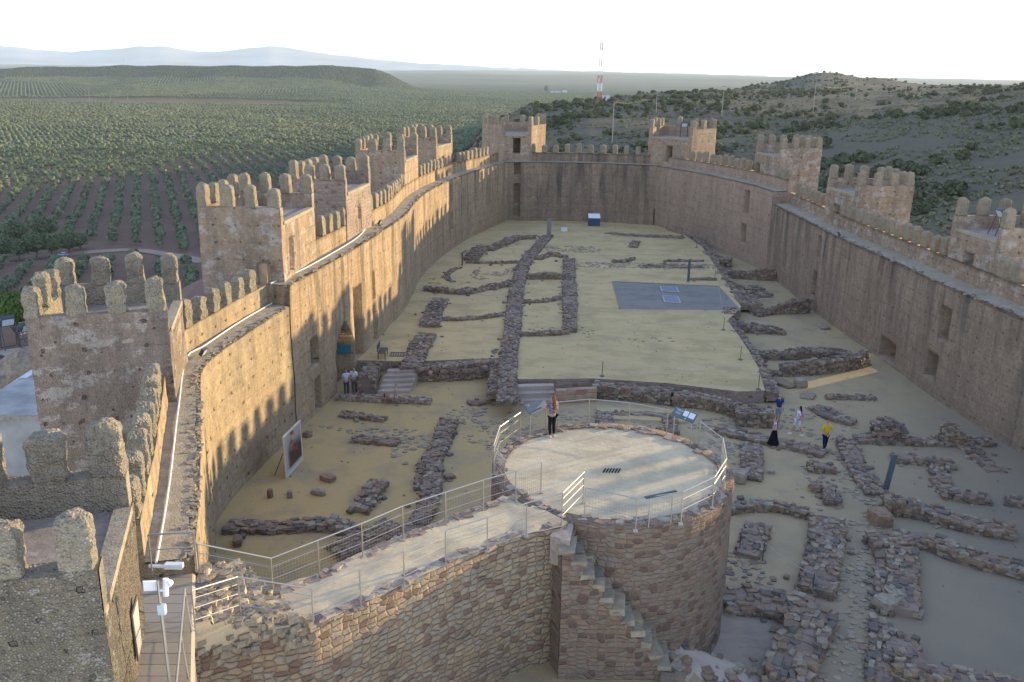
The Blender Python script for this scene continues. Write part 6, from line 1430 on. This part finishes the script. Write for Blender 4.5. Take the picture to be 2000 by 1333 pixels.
def person(lb, pos, face, h=1.7, top=None, top_len='short', bot=None, bot_kind='long', hair=(.05,.03,.02), long_hair=False, arms=None, stride=0., sit=False, shoes=(.5,.5,.5), bag=None, grp=None, skirt=None):
    """face: heading angle of the look direction. local frame: +y forward, +x right"""
    T = thing('person', lb, 'person', pos, face-math.pi/2, grp); k = h/1.72; T.scale = (k, k, k)
    z0 = 0.; hip = .92 if not sit else .10; sh = hip+.50; fw = stride
    if not sit:
        legs = [[(s*.09,0,hip), (s*.10, fw*s*.5+.03, hip-.43), (s*.10, fw*s, .08), (s*.11, fw*s+.15, .035)] for s in (-1, 1)]
    else: legs = [[(s*.09,0,hip), (s*.12,.42,hip+.06), (s*.10+.12,.80,hip-.02), (s*.10+.16,.93,hip+.0)] for s in (-1, 1)]
    arms = arms or [[(s*.18,0,sh-.03), (s*.235,-.02,sh-.30), (s*.235,.08,sh-.54)] for s in (-1, 1)]
    vs = [(0,0,hip),(0,.0,hip+.22),(0,0,sh-.08),(0,0,sh+.06),(0,.015,sh+.14),(0,.02,sh+.24)]; rr = [(.135,.095),(.115,.085),(.145,.09),.052,.065,.088]; es = [(0,1),(1,2),(2,3),(3,4),(4,5)]
    vs += [(0,.10,sh+.205)]; rr += [.014]; es.append((5,6))
    for L in legs:
        b = len(vs); vs += [L[1], L[2], L[3]]; rr += [.052,.036,.032]; vs.append(L[0]); rr.append(.08); es += [(0,b+3),(b+3,b),(b,b+1),(b+1,b+2)]
    hands = []
    for s, A in zip((-1, 1), arms):
        b = len(vs); A = [Vector(a) for a in A]; d = (A[2]-A[1]).normalized(); pa = A[2]+d*.07; vs += [tuple(A[0]), tuple(A[1]), tuple(A[2]), tuple(pa)]; rr += [.052,.036,.024,(.034,.018)]; es += [(2,b),(b,b+1),(b+1,b+2),(b+2,b+3)]
        sd_ = d.cross(Vector((0,1,.01))).normalized()
        for j in range(4):
            f0 = len(vs); off = sd_*(.018*(j-1.5)); l_ = (.06,.075,.07,.055)[j]; vs.append(tuple(pa+off+d*.03)); vs.append(tuple(pa+off+d*(.03+l_*.6)+Vector((0,.012,0)))); rr += [.009,.0075]; es += [(b+3,f0),(f0,f0+1)]
        f0 = len(vs); vs.append(tuple(A[2]+d*.05+sd_*.04)); rr.append(.009); es.append((b+2,f0))
    skin('body', vs, es, rr, SK, T, 0, 1)
    # shirt
    if top:
        vs = [(0,0,hip-.02),(0,0,hip+.2),(0,0,sh-.08),(0,0,sh+.02)]; rr = [(.165,.125),(.145,.115),(.17,.115),.075]; es = [(0,1),(1,2),(2,3)]
        for A in arms:
            A = [Vector(a) for a in A]; b = len(vs); e = A[0].lerp(A[1], .75) if top_len == 'short' else (A[0].lerp(A[1], .2) if top_len == 'none' else A[1].lerp(A[2], .85))
            vs.append(tuple(A[0])); rr.append(.072); es.append((2,b))
            if top_len == 'long': vs.append(tuple(A[1])); rr.append(.052); es.append((b,b+1)); vs.append(tuple(e)); rr.append(.042); es.append((b+1,b+2))
            else: vs.append(tuple(e)); rr.append(.06); es.append((b,b+1))
        skin('shirt', vs, es, rr, top, T, 0, 1)
    if bot:
        vs = [(0,0,hip+.04)]; rr = [(.16,.12)]; es = []
        for L in legs:
            L = [Vector(a) for a in L]; b = len(vs); vs.append(tuple(L[0].lerp(L[1], .15))); rr.append(.098); es.append((0,b))
            if bot_kind == 'long': vs += [tuple(L[1]), tuple(L[2]+Vector((0,0,.03)))]; rr += [.07,.056]; es += [(b,b+1),(b+1,b+2)]
            else: vs.append(tuple(L[0].lerp(L[1], .95))); rr.append(.078); es.append((b,b+1))
        skin('trousers' if bot_kind == 'long' else 'shorts', vs, es, rr, bot, T, 0, 1)
    if skirt:
        m = MB(); n = 20; lv = [(hip+.08,.14,.11),(hip-.15,.2,.17),(hip-.5,.25,.24),(.14,.33,.34)]; vs = []
        for j, (z, a, b) in enumerate(lv):
            for i in range(n):
                t = i*6.2832/n; w = 1+.08*math.sin(5*t)*(j/3); vs.append((a*w*math.cos(t), b*w*math.sin(t)-.02*j*0+.03*j*stride, z))
        fs = [(j*n+(i+1)%n, j*n+i, (j+1)*n+i, (j+1)*n+(i+1)%n) for j in range(3) for i in range(n)]; m.add(vs, fs); m.build('skirt', skirt, T, smooth=True)
    hm = cloth('hair', hair, .3, 40)
    vs = [(0,-.005,sh+.27),(0,-.045,sh+.22)]; rr = [.098,.085]; es = [(0,1)]
    if long_hair: vs += [(0,-.10,sh+.06),(.01,-.125,sh-.14),(.01,-.12,sh-.30)]; rr += [(.085,.05),(.10,.04),(.06,.025)]; es += [(1,2),(2,3),(3,4)]
    skin('hair', vs, es, rr, hm, T, 0, 1)
    for s in (-1, 1):
        m = MB(); m.box((s*.034,.098,sh+.235), (.022,.012,.012)); m.build('eye', M['dark'], T)
    shm = cloth('shoe', shoes)
    for L in legs:
        e = L[2]; m = MB(); z_ = e[2]-.08 if not sit else e[2]-.06
        vs = []; 
        for zz_, w, l0, l1 in ((0,.05,-.07,.19),(.05,.052,-.07,.18),(.09,.042,-.06,.07)):
            vs += [(e[0]-w,e[1]+l0,z_+zz_),(e[0]+w,e[1]+l0,z_+zz_),(e[0]+w,e[1]+l1*.8,z_+zz_),(e[0],e[1]+l1,z_+zz_*.9),(e[0]-w,e[1]+l1*.8,z_+zz_)]
        m.add(vs, [(4,3,2,1,0),(10,11,12,13,14)]+[(j*5+i, j*5+(i+1)%5, (j+1)*5+(i+1)%5, (j+1)*5+i) for j in range(2) for i in range(5)]); m.build('shoe', shm, T)
    if bag:
        bm = bmesh.new(); bmesh.ops.create_cube(bm, size=1); bmesh.ops.subdivide_edges(bm, edges=bm.edges[:], cuts=3, use_grid_fill=True)
        for v in bm.verts: v.co = v.co.lerp(v.co.normalized()*.6, .4); v.co = Vector((v.co.x*.26, v.co.y*.14-.2, v.co.z*.36+sh-.2))
        me = bpy.data.meshes.new('backpack'); bm.to_mesh(me); bm.free(); me.materials.append(cloth('bag', bag)); o = link('backpack', me, None)
        o.location = T.location; o.rotation_euler = T.rotation_euler; o.scale = T.scale; tag(o, 'pink backpack on the back of the %s' % ('woman in white walking right' if bag[0] > .5 else 'woman in the black skirt'), 'backpack')
    return T
def dots(n, a, b, sc):
    t = NT(n, .9, .1); tc = t.node('ShaderNodeTexCoord').outputs['Object']; v = t.vor(tc, sc); t.color(t.mix(t.ramp(v, .3, .38, 1, 0), a, b)); return t.m
c = P(1078, 854, PZ-.03); person('woman with long brown hair, patterned top and black trousers reading the tilted panel', (c[0], c[1], PZ-.035), R(128), 1.66, dots('patterned_top', (.10,.06,.11), (.6,.5,.55), 34), 'short', cloth('black_trousers', (.012,.012,.015)), 'long', (.16,.085,.04), True,
    arms=[[(-.18,0,1.39),(-.27,.12,1.17),(-.20,.36,1.14)], [(.18,0,1.39),(.235,.02,1.12),(.20,.16,.95)]], shoes=(.55,.5,.48))
c = P(1518, 828, 0); person('man in a navy T-shirt and pale blue shorts facing the viewer', (c[0], c[1], 0), R(-80), 1.76, cloth('navy_shirt', (.015,.045,.17)), 'short', cloth('pale_shorts', (.22,.30,.42)), 'short', (.25,.22,.2), False, stride=.06, shoes=(.06,.05,.05))
c = P(1556, 850, 0); person('woman in white shirt and white cropped trousers striding left', (c[0], c[1], 0), R(172), 1.68, cloth('white_shirt', (.62,.62,.72)), 'short', cloth('white_trousers', (.60,.60,.68)), 'short', (.02,.015,.015), True, arms=[[(-.18,0,1.39),(-.24,-.08,1.13),(-.22,.05,.92)], [(.18,0,1.39),(.24,.08,1.14),(.2,.26,.98)]], stride=.3, shoes=(.7,.7,.72), bag=(.55,.25,.30))
c = P(1510, 872, 0); person('woman in a white top and long black skirt climbing over the slab wall', (c[0], c[1], 0), R(165), 1.62, cloth('white_top', (.55,.53,.58)), 'none', None, 'long', (.07,.02,.015), False, skirt=cloth('black_skirt', (.008,.008,.012)), stride=.1, shoes=(.5,.55,.65), bag=(.42,.2,.28), arms=[[(-.18,0,1.39),(-.22,.05,1.12),(-.2,.2,.95)], [(.18,0,1.39),(.22,-.02,1.12),(.2,.12,.93)]])
c = P(1610, 881, 0); person('man in a yellow T-shirt and dark jeans, hands clasped behind his back', (c[0], c[1], 0), R(95), 1.74, cloth('yellow_shirt', (.62,.43,.02)), 'short', cloth('dark_jeans', (.012,.022,.05)), 'long', (.30,.25,.22), False, arms=[[(-.18,0,1.39),(-.25,-.10,1.12),(-.06,-.19,.98)], [(.18,0,1.39),(.25,-.10,1.12),(.05,-.20,.95)]], stride=.16, shoes=(.02,.025,.04))
c = P(672, 776, 0); person('person in a pale shirt with head bent, left of two standing in the gate', (c[0]+.1, c[1]+.3, 0), R(-60), 1.66, cloth('pale_shirt', (.5,.52,.62)), 'short', cloth('blue_jeans', (.05,.07,.14)), 'long', (.05,.025,.02), False, shoes=(.2,.2,.2))
c = P(691, 774, 0); person('person in a white shirt looking down at a phone, right of two in the gate', (c[0], c[1]+.3, 0), R(-110), 1.72, cloth('white_tee', (.66,.66,.70)), 'short', cloth('grey_trousers', (.16,.16,.18)), 'long', (.05,.03,.025), False, arms=[[(-.18,0,1.39),(-.22,.10,1.14),(-.05,.28,1.16)], [(.18,0,1.39),(.22,.10,1.14),(.05,.28,1.16)]], shoes=(.3,.3,.3))
c = P(773, 778, .45); person('woman sitting on the low bench wall with a dark bag on her lap', (c[0], c[1]+.05, .42), R(170), 1.64, cloth('grey_top', (.36,.30,.28)), 'none', cloth('light_shorts', (.45,.45,.52)), 'short', (.06,.03,.025), False, sit=True, shoes=(.3,.2,.15))
c = P(751, 776, .45); m = MB(); m.tube((c[0],c[1],.42), (c[0],c[1],.62), .045, 10); m.tube((c[0],c[1],.62), (c[0],c[1],.69), .025, 8); tag(m.build('bottle', cloth('bottle', (.03,.03,.07)), loc=c), 'dark bottle standing on the low bench wall', 'bottle')
# haze
hz = MB(); x0, x1, y0_, y1_, z0_, z1_ = -30000, 30000, -30, 24000, -90, 620
hz.add([(x0,y0_,z0_),(x1,y0_,z0_),(x1,y1_,z0_),(x0,y1_,z0_),(x0,y0_,z1_),(x1,y0_,z1_),(x1,y1_,z1_),(x0,y1_,z1_)], [(0,3,2,1),(4,5,6,7),(0,1,5,4),(1,2,6,5),(2,3,7,6),(3,0,4,7)])
hmat = bpy.data.materials.new('haze'); hmat.use_nodes = True; hn = hmat.node_tree; hn.nodes.clear(); ho = hn.nodes.new('ShaderNodeOutputMaterial'); hv = hn.nodes.new('ShaderNodeVolumePrincipled')
hv.inputs['Color'].default_value = (.78,.92,1.,1); hv.inputs['Density'].default_value = HAZE; hv.inputs['Anisotropy'].default_value = .1; hn.links.new(hv.outputs[0], ho.inputs['Volume'])
ho_ = hz.build('haze', hmat, kind='stuff'); ho_['label'] = 'thin blue haze over the plain and mountains'
# ---------------------------------------------------------------- sky, sun, camera
w = bpy.data.worlds.new('World'); S.world = w; w.use_nodes = True
nt = w.node_tree; bg = nt.nodes['Background']; sk = nt.nodes.new('ShaderNodeTexSky'); sk.sky_type = 'NISHITA'
SUN_AZ, SUN_EL = R(31.5), R(7.3)        # azimuth measured from +X towards +Y
sk.sun_disc = False; sk.sun_elevation = SUN_EL; sk.sun_rotation = math.pi/2-SUN_AZ
sk.altitude = 400; sk.air_density = 1.0; sk.dust_density = 1.0; sk.ozone_density = 1.5
tc = nt.nodes.new('ShaderNodeTexCoord'); sx = nt.nodes.new('ShaderNodeSeparateXYZ'); nt.links.new(tc.outputs['Generated'], sx.inputs[0])
rp_ = nt.nodes.new('ShaderNodeValToRGB'); nt.links.new(sx.outputs[2], rp_.inputs[0]); e_ = rp_.color_ramp.elements
e_[0].position = 0.; e_[0].color = (11.5, 12., 12.6, 1); e_[1].position = .9; e_[1].color = (2.3, 3.3, 6.0, 1)
k_ = e_.new(.10); k_.color = (9.5, 10.6, 12., 1); k_ = e_.new(.32); k_.color = (4.4, 5.8, 8.2, 1)
mx = nt.nodes.new('ShaderNodeMix'); mx.data_type = 'RGBA'; mx.inputs[0].default_value = .88
nt.links.new(sk.outputs[0], mx.inputs[6]); nt.links.new(rp_.outputs[0], mx.inputs[7])
nt.links.new(mx.outputs[2], bg.inputs[0]); bg.inputs[1].default_value = .095
sd = bpy.data.lights.new('sun', 'SUN'); sd.energy = 5.; sd.angle = R(.6); sd.color = (1., .76, .42)
so = bpy.data.objects.new('sun', sd); COL.objects.link(so)
dv = Vector((math.cos(SUN_AZ)*math.cos(SUN_EL), math.sin(SUN_AZ)*math.cos(SUN_EL), math.sin(SUN_EL)))
so.rotation_euler = dv.to_track_quat('Z', 'Y').to_euler(); so.location = (60, 60, 60)
cam = bpy.data.cameras.new('camera'); co = bpy.data.objects.new('camera', cam); COL.objects.link(co)
cam.sensor_width = 36; cam.lens = 36*F/2000; cam.clip_start = .1; cam.clip_end = 120000
# camera axes from the survey (x right, y up, -z view)
def axis(u, v):
    u2 = u*cr+v*sr; v2 = -u*sr+v*cr; return Vector((u2, cp-v2*sp, -(v2*cp+sp)))
f0 = axis(0, 0); xr = (axis(1, 0)-f0).normalized(); yu = (f0-axis(0, 1)).normalized(); zb_ = -f0.normalized()
co.matrix_world = Matrix(((xr.x,yu.x,zb_.x,0),(xr.y,yu.y,zb_.y,0),(xr.z,yu.z,zb_.z,HC),(0,0,0,1)))
S.camera = co
S.render.resolution_x, S.render.resolution_y = 1024, 682
v = S.view_settings; v.view_transform = 'Standard'; v.look = 'None'; v.gamma = 1; v.exposure = EXPO; v.use_curve_mapping = False
S.cycles.use_denoising = True; S.cycles.max_bounces = 6; S.cycles.diffuse_bounces = 4; S.cycles.volume_bounces = 2
